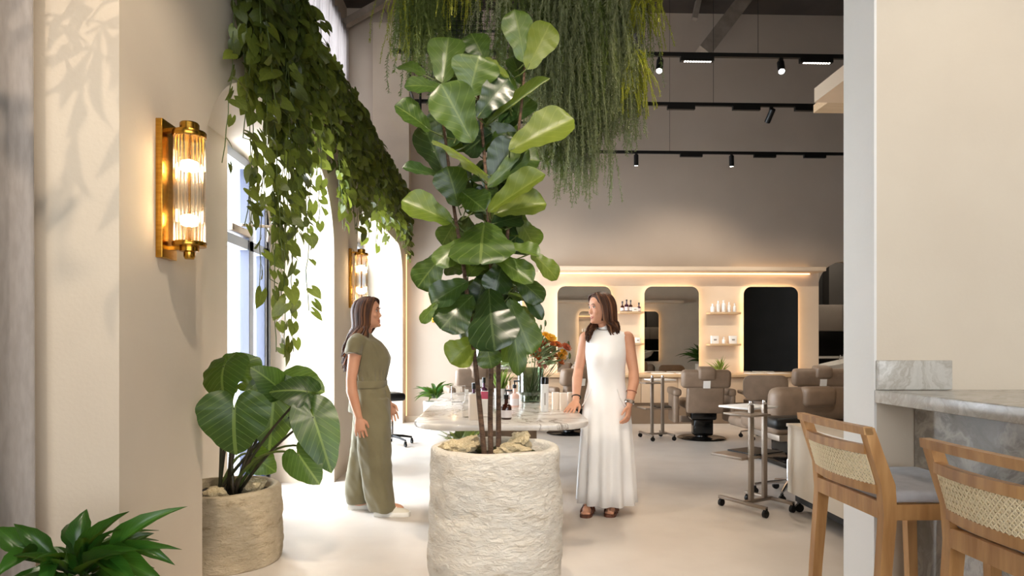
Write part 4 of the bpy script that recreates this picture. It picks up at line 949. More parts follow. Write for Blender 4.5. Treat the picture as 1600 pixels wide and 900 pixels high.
def flower_tpl(m, n, r):
    mb = MB()
    for lay, (k, rr_, zz) in enumerate(((n, r, .0), (n - 2, r * .7, r * .3), (n - 4, r * .4, r * .5))):
        for i in range(max(k, 3)):
            a = 2 * PI * i / max(k, 3) + lay * .4; c, s = math.cos(a), math.sin(a); w = rr_ * .35
            mb.add([(0, 0, zz * .4), (c * rr_ * .6 - s * w, s * rr_ * .6 + c * w, zz + rr_ * .25), (c * rr_, s * rr_, zz + rr_ * .35), (c * rr_ * .6 + s * w, s * rr_ * .6 - c * w, zz + rr_ * .25)], [(0, 1, 2, 3)], True)
    return mb.mesh('blossom', m)
ft = {k: flower_tpl(k, 10, .042) for k in ('orange', 'yellow', 'rust', 'blush')}
spots = [(797, 532, 'yellow'), (790, 540, 'orange'), (842, 562, 'orange'), (858, 548, 'rust'), (848, 540, 'rust'), (866, 556, 'orange'), (880, 552, 'yellow'), (852, 524, 'yellow'), (870, 540, 'orange'), (860, 530, 'yellow'), (876, 558, 'yellow'), (836, 556, 'orange'), (838, 548, 'rust'), (846, 572, 'blush'), (862, 538, 'orange'), (874, 566, 'orange'), (832, 536, 'rust'), (815, 545, 'blush'), (806, 536, 'yellow'), (884, 544, 'rust'), (856, 564, 'rust')]
stm = MB()
for (px, py, k) in spots:
    q = PY(px, py, vp.y + rr.uniform(-.14, .02)) - FLO; d = (q - Vector((0, 0, .1))).normalized() + Vector((0, -.5, .2)); d.normalize()
    place('blossom', ft[k], fl, Matrix.Translation(q) @ d.to_track_quat('Z', 'Y').to_matrix().to_4x4() @ Matrix.Rotation(rr.uniform(0, 6), 4, 'Z') @ Matrix.Scale(rr.uniform(.95, 1.45), 4)); stm.tube([(rr.uniform(-.04, .04), rr.uniform(-.04, .04), .0), q * .6, q], .0025, 4)
for (px, py) in ((852, 505), (845, 512), (888, 538), (782, 525), (776, 545), (890, 556)):
    q = PY(px, py, vp.y - .03) - FLO; stm.tube([(0, 0, .1), q * .6, q], .0025, 4); stm.ell(q, (.012, .012, .03), 6)
stm.build('flower_stems', 'stem', fl, fixn=False, auto=0)
fo = MB(); el, emb = leaf_tpl('leaf', interp([(0, .1), (.4, .5), (1, .05)]), 'eucalyptus', 4, 1, .2, .1, 0)
for i in range(900):
    a = rr.uniform(0, 2 * PI); e = rr.uniform(-.15, 1.35); d = Vector((math.cos(a) * math.cos(e), math.sin(a) * math.cos(e), math.sin(e))); c = Vector((0, 0, .33)) + Vector((d.x * .22, d.y * .2, d.z * .2)) * rr.uniform(.5, 1.1)
    u = (d + Vector((rr.uniform(-.6, .6), rr.uniform(-.6, .6), rr.uniform(-.3, .6)))).normalized(); m = leaf_mw(c, c + u * rr.uniform(.05, .095), (rr.uniform(-1, 1), -.6, rr.uniform(-.2, 1)), rr.uniform(.010, .022))
    fo.add([m @ Vector(v) for v in emb.v], emb.f, True, emb.uv)
o = fo.build('foliage', ['eucalyptus'], fl, fixn=False, auto=0); o['kind'] = 'stuff'
gp = at(781, 620); grass('grassy_plant', 'upright light green grassy leaves between the trunks and the vase', (gp.x, gp.y, .77), 26, .34, .022, 9, 1.5, 1.1)
MB().lathe([(.05, -.01), (.055, .07), (.048, .07), (.01, .05)], n=16).build('pot', 'white_ceramic', bpy.data.objects['grassy_plant'])
# leafy plant in a glass cylinder under the table
gl = PY(724, 690, 5.4); t = thing('glass_planter', 'clear glass cylinder on the floor under the table', 'vase', (gl.x, 5.4, 0)); MB().lathe([(.13, 0), (.14, .01), (.14, .5), (.132, .5), (.128, .02), (.01, .02)], n=24).build('body', 'clear_glass', t)
strap_plant('green_foliage_plant', 'bright green leafy plant in the glass cylinder under the table', (gl.x, 5.4, .36), [], [heart_tpl('leaf', 'pothos_leaf', 12, 2, .3, .2)[0]] * 3, 34, .30, .11)
# ================================================================== salon furniture
def caster(mb, x, y, r=.028):
    mb.lathe([(r, -.011), (r, .011)], n=12, M4=Matrix.Translation((x, y, r)) @ Matrix.Rotation(PI / 2, 4, 'X')); mb.box(x - .008, x + .008, y - .014, y + .014, r + .004, r * 2 + .012)
def salon_chair(label, loc, rz, group='taupe leather styling chairs', W=.60):
    """local: back toward -y, sitter faces +y"""
    t = thing('styling_chair', label, 'chair', loc, rz, group); h = W / 2
    tilt = Matrix.Translation((0, -.20, .52)) @ Matrix.Rotation(R(10), 4, 'X')
    MB().box(-h * .80, h * .80, -.055, .055, -.16, .20, .03, M4=tilt).build('lower_back', 'leather', t)
    ub = MB().box(-h * 1.06, h * 1.06, -.075, .065, .18, .42, .05, M4=tilt).build('upper_back', 'leather', t)
    hp = MB().box(-.11, .11, -.11, .09, .30, .455, .035, M4=tilt).build('headrest', 'leather', t)
    MB().box(-.045, .045, -.082, -.076, .19, .29, M4=tilt).build('care_label', 'paper', t)
    MB().box(-h * .82, h * .82, -.18, .36, .40, .53, .04).build('seat', 'leather', t)
    for s in (-1, 1):
        MB().box(s * h * 1.18 - .055, s * h * 1.18 + .055, -.22, .34, .58, .68, .035).build('armrest', 'leather', t)
        MB().box(s * h * 1.22 - .035, s * h * 1.22 + .035, -.20, .26, .22, .60, .025).build('side_panel', 'leather', t)
    MB().box(-h * .7, h * .7, .34, .62, .22, .32, .03, M4=Matrix.Rotation(R(-8), 4, 'X')).build('leg_rest', 'leather', t)
    mb = MB(); mb.box(-.17, .17, -.16, .2, .26, .40, .03); mb.lathe([(.09, .02), (.08, .10), (.075, .28)], n=20); mb.box(-.13, .13, -.13, .05, .05, .28, .03); mb.build('pump_column', 'gloss_black', t)
    MB().lathe([(.31, 0), (.32, .008), (.30, .022), (.1, .03)], n=40).build('base_disc', 'gloss_black', t)
    return t
def X_at(px, Y): return PY(px, 600, Y).x
salon_chair('taupe styling chair on a black disc base, right of the woman in white', (X_at(1098, 8.5), 8.55, 0), R(-6))
salon_chair('taupe styling chair half hidden behind the fig trunks', (X_at(742, 8.9), 9.0, 0), R(12))
salon_chair('taupe reclining chair behind the front recliner at the right', (X_at(1288, 8.6), 8.9, 0), R(-4), W=.74)
salon_chair('taupe styling chair partly hidden behind the woman in white', (X_at(890, 9.0), 9.1, 0), R(30))
def recliner(label, loc, rz):
    t = thing('recliner', label, 'chair', loc, rz)
    m = Matrix.Translation((0, 0, .60)) @ Matrix.Rotation(R(6), 4, 'X')
    MB().box(-.46, .46, -.12, .10, -.10, .23, .09, M4=m).build('backrest', 'leather', t)
    MB().box(-.17, .17, -.17, -.02, .05, .25, .05, M4=m).build('headrest', 'leather', t)
    MB().box(-.42, .42, -.05, .75, .34, .50, .06).build('seat', 'leather', t)
    MB().box(-.36, .36, .7, 1.2, .30, .42, .05).build('leg_rest', 'leather', t)
    MB().box(-.38, .38, -.06, .6, .28, .345, .01).build('under_frame', 'steel', t)
    mb = MB(); mb.box(-.18, .18, .05, .5, .1, .3, .03); mb.build('lift_column', 'gloss_black', t); MB().box(-.3, .3, -.1, .7, .0, .06, .02).build('base_plate', 'gloss_black', t)
    return t
recliner('wide taupe recliner seen from behind in front of the doorway, at the right', (X_at(1272, 6.4), 6.45, 0), R(4))
def work_stool(label, loc, rz, m='leather', kind='round'):
    t = thing('wheeled_stool', label, 'stool', loc, rz)
    if kind == 'round':
        secs = []
        for (y, sx, sz) in ((-.03, .9, .86), (-.02, .97, .95), (.02, .97, .95), (.03, .9, .86)): secs.append([Vector((p[0] * sx, y - .19 - .06 * (1 - (p[0] / .3) ** 2), .70 + (p[1]) * sz)) for p in rrect(-.29, .29, -.17, .17, .10, 6)])
        MB().loft(secs).build('backrest', m, t); MB().lathe([(.2, .46), (.235, .475), (.235, .52), (.2, .54)], n=24).build('seat', m, t)
        MB().box(-.03, .03, -.22, .0, .44, .62, .008).build('back_bracket', 'steel', t)
        for s in (-1, 1): MB().box(s * .27 - .03, s * .27 + .03, -.2, .12, .60, .65, .02).build('arm', m, t)
    else:
        MB().box(-.17, .17, -.13, .13, .56, .66, .04).build('seat', m, t)
    if kind == 'saddle': MB().box(-.15, .15, -.2, -.13, .80, .94, .03).build('backrest', m, t); MB().tube([(0, -.1, .58), (0, -.2, .62), (0, -.19, .85)], .012).build('back_bracket', 'steel', t)
    MB().lathe([(.022, .08), (.022, .3), (.015, .31), (.015, .5)], n=14).build('gas_lift', 'chrome', t)
    mb = MB(); cs = MB()
    for i in range(5):
        a = 2 * PI * i / 5 + .3; c, s_ = math.cos(a), math.sin(a); mb.tube([(0, 0, .12), (c * .14, s_ * .14, .105), (c * .27, s_ * .27, .08)], [.02, .016, .012], 8)
        MB_ = MB(); caster(MB_, c * .27, s_ * .27); MB_.build('caster', 'black', t)
    mb.build('star_base', 'black' if kind == 'saddle' else 'chrome', t); return t
work_stool('taupe wheeled stool chair with chrome star base at the worktop', (X_at(1188, 8.55), 8.5, 0), R(-10))
work_stool('black wheeled stool behind the woman in olive', (X_at(610, 8.0), 8.1, 0), R(-60), 'black', 'saddle')
def trolley(label, loc, rz, top, tray=True):
    t = thing('side_trolley', label, 'trolley', loc, rz, 'steel side trolleys')
    for s in (-1, 1):
        MB().box(s * .075 - .021, s * .075 + .021, -.013, .013, .07, top, .004).build('upright', 'steel', t)
        MB().lathe([(.014, top), (.018, top + .01), (.014, top + .03)], (s * .075, 0, 0), 12).build('post_cap', 'chrome', t)
        f = MB().box(s * .15 - .015, s * .15 + .015, -.20, .24, .058, .082, .003).build('foot_rail', 'steel', t)
        for y in (-.19, .22):
            mb = MB(); caster(mb, s * .15, y); mb.build('caster', 'black', f)
    MB().box(-.16, .16, -.014, .014, .06, .085, .003).build('cross_bar', 'steel', t)
    MB().box(-.22, .0, -.12, .14, top - .075, top - .06, .003).build('top_tray', 'steel', t); MB().box(-.04, .30, .05, .35, top - .045, top - .03, .002).build('tray_liner', 'paper', t)
    MB().box(-.16, .34, .015, .32, top * .48, top * .48 + .02, .003).build('shelf', 'steel', t); MB().box(.02, .33, .03, .31, top * .48 + .021, top * .48 + .03).build('shelf_mat', 'black', t)
    return t
trolley('tall steel side trolley on wheels in the right foreground', (X_at(1184, 4.82), 4.82, 0), R(28), .80)
trolley('steel side trolley right behind the woman in white', (X_at(1027, 8.5), 8.5, 0), R(10), .82)
# mobile drawer desk
t = thing('drawer_cabinet', 'cream wheeled drawer cabinet between the trolley and the partition end', 'cabinet', (2.24, 3.98, 0))
MB().box(0, .75, 0, .82, .14, .635, .004).build('body', 'desk', t); MB().box(-.008, .76, -.008, .828, .636, .66, .003).build('top', 'desk', t)
for i, z in enumerate((.15, .40)): MB().box(.02, .73, -.012, -.001, z, z + .225, .002).build('drawer', 'desk', t)
MB().box(.04, .72, .05, .78, .08, .139).build('under_frame', 'black', t)
for x in (.06, .69):
    for y in (.06, .76): mb = MB(); caster(mb, x, y, .032); mb.build('caster', 'black', t)
work_stool('dark wheeled stool mostly hidden behind the cream drawer cabinet', (X_at(1228, 5.1) + .1, 5.25, 0), 0, 'black', 'plain')
# ================================================================== shelves with products on the back wall
def shelf(px0, px1, py, label):
    a = PY(px0, py, YB - .1).x; b = PY(px1, py, YB - .1).x; z = PY(px0, py, YB - .1).z; o = MB().box(a, b, YB - .22, YB - .013, z - .034, z, .003).build('wall_shelf', 'oak_h'); tag(o, label, 'shelf', 'short oak wall shelves'); return a, b, z
sh = [shelf(966, 1004, 487, 'short oak shelf with dark bottles between the two lit mirrors'), shelf(966, 1004, 536, 'lower short oak shelf right of the woman in white'), shelf(1106, 1154, 488, 'upper oak shelf with white bottles left of the black mirror'), shelf(1106, 1154, 537, 'lower oak shelf with white boxes left of the black mirror')]
def row(s, items, group, what):
    a, b, z = s; n = len(items); pos = ['leftmost', 'second', 'third', 'fourth', 'fifth', 'sixth']
    for i, (kind, r, hh, m) in enumerate(items):
        x = a + .03 + (b - a - .06) * (i + .5) / n; lab = f'{pos[i]} from the left on {what}'
        if kind == 'b': bottle('shelf_bottle', f'{"amber" if m in ("amber", "plum") else "white"} bottle {lab}', 0, 0, r, hh, m, 'gloss_black' if m != 'white_ceramic' else 'white_ceramic', m != 'white_ceramic', .03, .3 if m != 'white_ceramic' else .12, group=group, loc=(x, YB - .12, z))
        else:
            t = thing('shelf_box', f'small white box {lab}', 'box', (x, YB - .12, z), 0, group); MB().box(-r, r, -.03, .03, 0, hh, .003).build('box_body', m, t); MB().box(-r * .4, r * .4, -.0315, -.0305, hh * .4, hh * .6).build('print', 'grey_panel', t)
row(sh[0], [('b', .03, .14, 'amber'), ('b', .035, .17, 'plum'), ('b', .03, .16, 'amber'), ('x', .05, .07, 'paper'), ('b', .03, .12, 'plum')], 'bottles on the shelf between the mirrors', 'the shelf between the two lit mirrors')
row(sh[1], [('x', .05, .10, 'paper'), ('b', .03, .08, 'white_ceramic'), ('x', .04, .09, 'paper')], 'boxes on the lower shelf by the woman', 'the lower shelf by the woman in white')
row(sh[2], [('b', .035, .11, 'white_ceramic'), ('b', .03, .16, 'white_ceramic'), ('b', .035, .17, 'white_ceramic'), ('b', .03, .14, 'white_ceramic'), ('b', .028, .12, 'white_ceramic')], 'white bottles on the upper shelf', 'the upper shelf left of the black mirror')
row(sh[3], [('x', .06, .13, 'paper'), ('b', .03, .08, 'white_ceramic'), ('x', .06, .13, 'paper')], 'boxes on the lower shelf', 'the lower shelf left of the black mirror')
# papers and tools on the worktop
for i, (px, w) in enumerate(((1035, .35), (1070, .25), (1180, .3), (1215, .35))):
    x = PY(px, 585, 10.25).x; o = MB().box(-w / 2, w / 2, -.09, .09, 0, .012, .003).build('magazine', 'paper'); o.location = (x, 10.25, .796); o.rotation_euler = (0, 0, .15 * (i - 1)); tag(o, ['open white brochure on the worktop beside the trolley', 'second white brochure on the worktop left of the chair back', 'white paper on the worktop under the black mirror, left one', 'white paper on the worktop under the black mirror, right one'][i], 'brochure', 'papers on the worktop')
# ================================================================== wash room seen through the arched doorway
o = MB().box(6.8, 8.8, 12.75, 12.99, 2.06, 3.4).build('wash_wall_panel', 'dark_grey'); tag(o, 'grey upper wall panel in the wash room', 'panel')
for i in range(5):
    x0 = 5.6 + i * .62; t = thing('wash_cabinet', f'{["leftmost","second","middle","fourth","rightmost"][i]} grey wall cabinet door in the wash room', 'cabinet', (x0, 12.3, 1.54), 0, 'grey wash room cabinets'); MB().box(0, .61, .02, .44, 0, .51).build('body', 'grey_panel', t); MB().box(.003, .607, 0, .018, .003, .507, .003).build('door', 'grey_panel', t)
o = MB().box(5.3, 8.8, 12.2, 12.98, 1.0, 1.04).build('wash_shelf', 'white_ceramic'); tag(o, 'white back shelf above the wash basin', 'shelf')
t = thing('wash_basin', 'tilted white ceramic hair-wash basin beyond the doorway', 'basin', (6.42, 11.6, .22))
secs = []
for (z, sx, sy) in ((.48, .10, .10), (.55, .26, .24), (.70, .36, .30), (.74, .37, .31), (.74, .33, .27), (.66, .28, .22), (.58, .14, .12)): secs.append([Vector((p[0] * sx, p[1] * sy, z + .22 * p[0] * sx)) for p in rrect(-1, 1, -1, 1, .5, 6)])
MB().loft(secs).build('bowl', 'white_ceramic', t); MB().lathe([(.12, -.22), (.1, .3), (.11, .52)], n=20).build('pedestal', 'gloss_black', t); MB().tube([(.1, .26, .76), (.1, .22, .86), (.1, .1, .85)], .012).build('tap', 'chrome', t)
bottle('wash_bottle', 'small white bottle on the wash room shelf, left one', 0, 0, .05, .18, 'white_ceramic', 'white_ceramic', False, .04, group='bottles in the wash room', loc=(5.9, 12.4, 1.041)); bottle('wash_bottle', 'small grey bottle on the wash room shelf, right one', 0, 0, .05, .16, 'grey_panel', 'black', False, .04, group='bottles in the wash room', loc=(6.15, 12.4, 1.041))
lamp('wash_room_ceiling_lamp', 'AREA', (6.6, 12.0, 3.6), 22, SOFT, (0, 0, 0), .6, .3)
# ================================================================== people
def solid(mb, name, m, parent, voxel=.006, smooth=6, fac=.5):
    """fuses overlapping closed shapes into one continuous surface"""
    o = mb.build(name, m, parent, auto=0)
    md = o.modifiers.new('fuse', 'REMESH'); md.mode = 'VOXEL'; md.voxel_size = voxel; md.use_smooth_shade = True
    sm = o.modifiers.new('smooth', 'SMOOTH'); sm.factor = fac; sm.iterations = smooth
    bpy.context.view_layer.update(); dg = bpy.context.evaluated_depsgraph_get()
    me = bpy.data.meshes.new_from_object(o.evaluated_get(dg)); me.name = name; o.modifiers.clear(); o.data = me
    for p in me.polygons: p.use_smooth = True
    return o
def ering(c, rx, ry, n=28, sup=1.0, fold=0, k=0, ph=0, front=0):
    out = []
    for i in range(n):
        a = 2 * PI * i / n; ca, sa = math.cos(a), math.sin(a); f = 1 + fold * math.sin(k * a + ph + .6 * math.sin(2 * a))
        x = rx * (abs(ca) ** sup) * (1 if ca > 0 else -1) * f; y = ry * (abs(sa) ** sup) * (1 if sa > 0 else -1) * f
        if front and ca > 0: x += front * math.exp(-((abs(y) - .075) / .055) ** 2) * ca
        out.append(Vector((c[0] + x, c[1] + y, c[2])))
    return out
HEADP = [(-.121, .058, .022, .016), (-.114, .075, -.005, .030), (-.097, .083, -.040, .044), (-.075, .083, -.060, .053), (-.05, .084, -.070, .060), (-.025, .083, -.080, .066), (0, .081, -.090, .0695), (.02, .086, -.097, .072), (.05, .084, -.099, .072), (.075, .069, -.088, .064), (.095, .044, -.062, .047), (.108, .010, -.026, .022)]
def build_head(skin, MH):
    secs = []
    for (z, xf, xb, hw) in HEADP:
        cx = (xf + xb) / 2 * .6 + .0; ring = []
        for i in range(24):
            a = 2 * PI * i / 24; ca, sa = math.cos(a), math.sin(a); x = cx + ((xf - cx) if ca > 0 else (cx - xb)) * (abs(ca) ** .85) * (1 if ca > 0 else -1); ring.append(MH @ Vector((x, hw * (abs(sa) ** .9) * (1 if sa > 0 else -1), z)))
        secs.append(ring)
    skin.loft(secs)
    E = lambda c, r: skin.ell(MH @ Vector(c), r, 10, MH.to_3x3().to_4x4())
    secs = []   # nose
    for (x, z, w) in ((.080, .012, .008), (.090, -.008, .010), (.100, -.026, .013), (.104, -.036, .016), (.094, -.045, .015), (.084, -.050, .010)): secs.append([MH @ Vector((x - .018 + .018 * math.cos(a), w * math.sin(a), z)) for a in [2 * PI * i / 10 for i in range(10)]])
    skin.loft(secs)
    E((.074, 0, -.106), (.018, .02, .014)); E((.064, .036, -.034), (.018, .022, .02)); E((.064, -.036, -.034), (.018, .022, .02)); E((.076, 0, .022), (.013, .045, .009))
    E((.081, 0, -.067), (.007, .022, .006)); E((.081, 0, -.081), (.006, .018, .006))
    for s in (-1, 1): E((-.008, s * .073, -.018), (.018, .007, .03))
def face_bits(t, MH):
    def add(name, m, shapes):
        mb = MB()
        for c, r in shapes: mb.ell(MH @ Vector(c), r, 10, MH.to_3x3().to_4x4())
        return mb.build(name, m, t)
    mb = MB()
    for zc, zm, xm in ((-.0665, -.0705, .0875), (-.068, -.0825, .0865)): mb.tube([MH @ Vector(p) for p in ((.0735, -.027, zc), (.082, -.015, (zc + zm) / 2 - .001), (xm, 0, zm), (.082, .015, (zc + zm) / 2 - .001), (.0735, .027, zc))], [.0012, .0028, .0034, .0028, .0012], 6)
    mb.build('lips', 'lips', t)
    mb = MB(); mb.tube([MH @ Vector(p) for p in ((.077, -.021, -.0705), (.084, 0, -.0765), (.077, .021, -.0705))], [.002, .0045, .002], 6); mb.build('teeth', 'teeth', t)
    for s in (-1, 1):
        e = add('eye', 'teeth', [((.0745, s * .031, .001), (.006, .012, .0045))]); mb = MB(); mb.ell(MH @ Vector((.0785, s * .031, .0)), (.0035, .0075, .0052), 8, MH.to_3x3().to_4x4()); mb.build('iris', 'eye_dark', e)
        mb = MB(); mb.tube([MH @ Vector(p) for p in ((.0815, s * .018, .008), (.0815, s * .031, .0105), (.075, s * .046, .006))], .0018, 5); mb.build('eyelash', 'eye_dark', e)
        mb = MB(); mb.tube([MH @ Vector(p) for p in ((.0885, s * .014, .021), (.088, s * .032, .026), (.078, s * .05, .019))], [.002, .003, .0015], 5); mb.build('eyebrow', 'brow', t)
def build_hair(t, MH, endfn, seed, m='hair', m2='hair_light', a0=62, n=90, wave=.008, part=.0):
    rr = random.Random(seed); cap = MB(); secs = []
    for (z, s) in ((-.10, .99), (-.05, 1.02), (0, 1.05), (.04, 1.06), (.075, .93), (.1, .70), (.118, .32)):
        ring = []
        for i in range(24):
            lo = a0 + 6 if z < .03 else 50 if z < .06 else 34 if z < .09 else 20; a = R(lo + (360 - 2 * lo) * i / 23)
            ca, sa = math.cos(a), math.sin(a); ring.append(MH @ Vector((ca * (.09 if ca > 0 else .106) * s - .003, sa * .080 * s, z)))
        secs.append(ring)
    cap.loft(secs)
    locks = [MB(), MB()]
    for i in range(n):
        sgn = 1 if i % 2 else -1; f = rr.random(); az = a0 + (180 - a0) * f ** .85; a = R(az) * sgn; ca, sa = math.cos(a), math.sin(a); b = 1 + rr.uniform(.0, .12)
        fr = max(0, 1 - f * 1.6)
        P = [Vector((.050 * fr - .03 * (1 - fr), part + .004 * sgn, .108 - .004 * (1 - fr))), Vector((ca * .075 * b + .034 * fr, sa * .062 * b, .088)), Vector((ca * (.088 if ca > 0 else .104) * b + .012 * fr, sa * .079 * b, .035)), Vector((ca * (.08 if ca > 0 else .106) * b - .002, sa * .083 * b, -.03)), Vector((ca * (.07 if ca > 0 else .10) * b - .008, sa * .082 * b, -.10))]
        P = [MH @ p for p in P]; E = endfn(az * sgn, rr); Q = P[-1]; mid = (Q * .5 + E * .5) + Vector((0, 0, .015)); P += [Q.lerp(mid, .55), mid + Vector((rr.uniform(-wave, wave), rr.uniform(-wave, wave), 0)), mid.lerp(E, .6) + Vector((rr.uniform(-wave, wave), rr.uniform(-wave, wave), 0)), E]
        out = []
        for k in range(len(P) - 1):
            p0 = P[max(k - 1, 0)]; p1 = P[k]; p2 = P[k + 1]; p3 = P[min(k + 2, len(P) - 1)]
            for u in (0, .33, .66): out.append(.5 * ((2 * p1) + (p2 - p0) * u + (2 * p0 - 5 * p1 + 4 * p2 - p3) * u * u + (3 * p1 - p0 - 3 * p2 + p3) * u ** 3))
        out.append(P[-1]); N = len(out); rd = [(.005 + .0055 * math.sin(PI * min(1, j / (N * .55)) * .5)) * (1 - .75 * max(0, (j / N - .6) / .4)) for j in range(N)]
        locks[1 if rr.random() < .22 else 0].tube(out, rd, 6)
    o = MB(); o.add(cap.v, cap.f, True, None, 0); o.add(locks[0].v, locks[0].f, True, None, 0); o.add(locks[1].v, locks[1].f, True, None, 1)
    return o.build('hair', [m, m2], t, auto=0)
def build_hand(mb, W, d, nrm, side, curl=.35, spread=1.0, sz=1.0):
    """wrist point, finger direction, palm normal, direction toward the thumb"""
    d = Vector(d).normalized(); nrm = Vector(nrm); nrm = (nrm - d * nrm.dot(d)).normalized(); s = d.cross(nrm).normalized(); s = s if s.dot(Vector(side)) > 0 else -s; W = Vector(W)
    def ring(c, a, b): return [c + s * (a * math.cos(t)) + nrm * (b * math.sin(t)) for t in [2 * PI * i / 14 for i in range(14)]]
    z = sz
    mb.loft([ring(W - d * .02 * z, .024 * z, .019 * z), ring(W + d * .015 * z, .029 * z, .019 * z), ring(W + d * .05 * z, .038 * z, .018 * z), ring(W + d * .085 * z, .040 * z, .015 * z), ring(W + d * .098 * z, .036 * z, .011 * z)])
    for off, L in ((.030, .068), (.010, .077), (-.0105, .071), (-.0295, .055)):
        p = W + d * .088 * z + s * off * 1.16 * spread * z; q = [p]; dd = d + s * off * 2.2; dd.normalize(); cu = curl
        for seg in (.45, .32, .23):
            dd = (dd * math.cos(cu) + nrm * math.sin(cu)).normalized(); p = p + dd * L * seg * z; q.append(p); cu = curl * 1.1
        mb.tube(q, [.0088 * z, .0084 * z, .0078 * z, .006 * z], 8)
    p = W + d * .022 * z + s * .026 * z; t1 = (d * .62 + s * .62 + nrm * .35).normalized(); t2 = (d * .9 + s * .15 + nrm * .4).normalized()
    mb.tube([p, p + t1 * .034 * z, p + t1 * .034 * z + t2 * .026 * z, p + t1 * .034 * z + t2 * .048 * z], [.0135 * z, .0115 * z, .0095 * z, .006 * z], 8)
def arm(mb, S, E, W, rs=(.054, .046, .038, .041, .034, .025)):
    S, E, W = Vector(S), Vector(E), Vector(W); mb.tube([S, S.lerp(E, .35), S.lerp(E, .85), E.lerp(W, .18), E.lerp(W, .6), W], list(rs), 14); mb.ell(S, (rs[0] * 1.0, rs[0] * .98, rs[0] * 1.0), 12)
# ------------------------------------------------------------------ woman in olive
Y1 = 4.85; X1 = (578 - 770) / F * Y1
w1p = thing('person', 'woman in an olive jumpsuit standing in profile, smiling toward the right', 'person', (X1, Y1, 0), R(4))
MH = Matrix.Translation((-.008, 0, 1.503)) @ Matrix.Rotation(R(-10), 4, 'Z') @ Matrix.Rotation(R(-4), 4, 'Y')
sk = MB(); build_head(sk, MH)
sk.tube([(-.05, 0, 1.27), (-.04, 0, 1.34), (-.022, 0, 1.40), (-.015, 0, 1.45)], [.07, .054, .05, .05], 16)
sk.loft([ering((.0, 0, .80), .12, .15), ering((-.01, 0, .97), .10, .13), ering((.005, 0, 1.12), .115, .15), ering((-.01, 0, 1.22), .11, .165), ering((-.03, 0, 1.29), .075, .13), ering((-.045, 0, 1.335), .05, .06)])
arm(sk, (-.07, -.178, 1.262), (-.105, -.222, .962), (-.045, -.232, .735)); build_hand(sk, (-.045, -.232, .735), (.12, .02, -1), (.1, 1, 0), (1, 0, 0), .28)
arm(sk, (-.05, .178, 1.262), (.01, .222, .985), (.125, .20, .80)); build_hand(sk, (.125, .20, .80), (.35, -.05, -1), (-.1, -1, 0), (1, 0, .2), .3)
for (y, x) in ((-.12, .13), (.09, -.12)): sk.tube([(x * .3, y * .85, .8), (x * .6, y, .45), (x, y, .08)], [.085, .06, .04], 12); sk.ell((x + .04, y, .05), (.1, .04, .04), 12)
solid(sk, 'body', 'skin', w1p, .0042, 4)
face_bits(w1p, MH)
def end1(az, rr):
    f = (abs(az) - 62) / 118; s = 1 if az > 0 else -1
    if f < .22 and s < 0: return Vector((.01 - .05 * rr.random(), s * (.125 + .02 * rr.random()), 1.30 - .08 * rr.random()))
    return Vector((-.155 - .05 * rr.random() + .03 * (1 - f), s * (.16 - .14 * f) * rr.uniform(.6, 1), 1.12 + rr.uniform(-.07, .10)))
build_hair(w1p, MH, end1, 4, 'hair', 'hair_light', 64, 240)
js = MB()
js.loft([ering((0, 0, .76), .155, .185), ering((.0, 0, .86), .152, .185), ering((-.005, 0, .95), .132, .162), ering((-.005, 0, 1.0), .132, .16), ering((.0, 0, 1.08), .145, .168, front=.012), ering((.005, 0, 1.16), .150, .172, front=.022), ering((.0, 0, 1.22), .138, .182, front=.01), ering((-.02, 0, 1.28), .110, .180), ering((-.04, 0, 1.315), .082, .14), ering((-.048, 0, 1.345), .066, .075)])
for s in (-1, 1): js.tube([(-.05, s * .14, 1.29), (-.075, s * .185, 1.265), (-.085, s * .213, 1.22), (-.088, s * .218, 1.19)], [.058, .061, .060, .061], 16)   # cap sleeves
def leg(pts):
    secs = []
    for j, (x, y, z, rx, ry) in enumerate(pts): secs.append(ering((x, y, z), rx, ry, 28, 1, .05 if z < .6 else .02, 5, j * .5))
    js.loft(secs)
leg([(.02, -.085, .86, .135, .105), (.035, -.095, .72, .135, .115), (.045, -.10, .55, .122, .115), (.055, -.105, .38, .115, .11), (.075, -.115, .22, .108, .105), (.095, -.12, .12, .11, .105), (.115, -.125, .055, .105, .10), (.12, -.125, .035, .098, .095)])
leg([(.0, .085, .86, .135, .105), (-.015, .09, .72, .13, .115), (-.03, .09, .55, .115, .11), (-.055, .09, .38, .108, .105), (-.08, .09, .22, .10, .10), (-.09, .09, .12, .10, .10), (-.085, .09, .07, .095, .095), (-.085, .09, .05, .09, .09)])
jo = solid(js, 'jumpsuit', 'olive', w1p, .008, 4)
for v, nn in [(v, v.normal.copy()) for v in jo.data.vertices]:
    q = v.co; k = (noise.noise(Vector((q.x * 9, q.y * 9, q.z * 5))) + .7 * noise.noise(Vector((q.x * 22 + q.z * 14, q.y * 22, q.z * 9)))) * .008 + (.011 * noise.noise(Vector((q.x * 13 + 4, q.y * 13, q.z * 2.2))) if q.z < .9 else 0) + (.006 * math.sin(math.atan2(q.y, q.x) * 26 + q.z * 8) * max(0, 1 - abs(q.z - 1.01) / .07)); v.co = q + nn * k
jo.data.update()
MB().loft([ering((-.005, 0, .935), .139, .169, 36), ering((-.005, 0, .94), .142, .172, 36), ering((-.005, 0, .985), .140, .168, 36), ering((-.005, 0, .99), .136, .164, 36)]).build('belt', 'olive', w1p)
mb = MB()
for s in (-1, 1): mb.add([Vector(v) for v in ((.02, s * .012, 1.27), (-.01, s * .08, 1.30), (-.06, s * .085, 1.355), (.0, s * .05, 1.345), (.035, s * .012, 1.285))], [(0, 1, 2, 3, 4)], True)
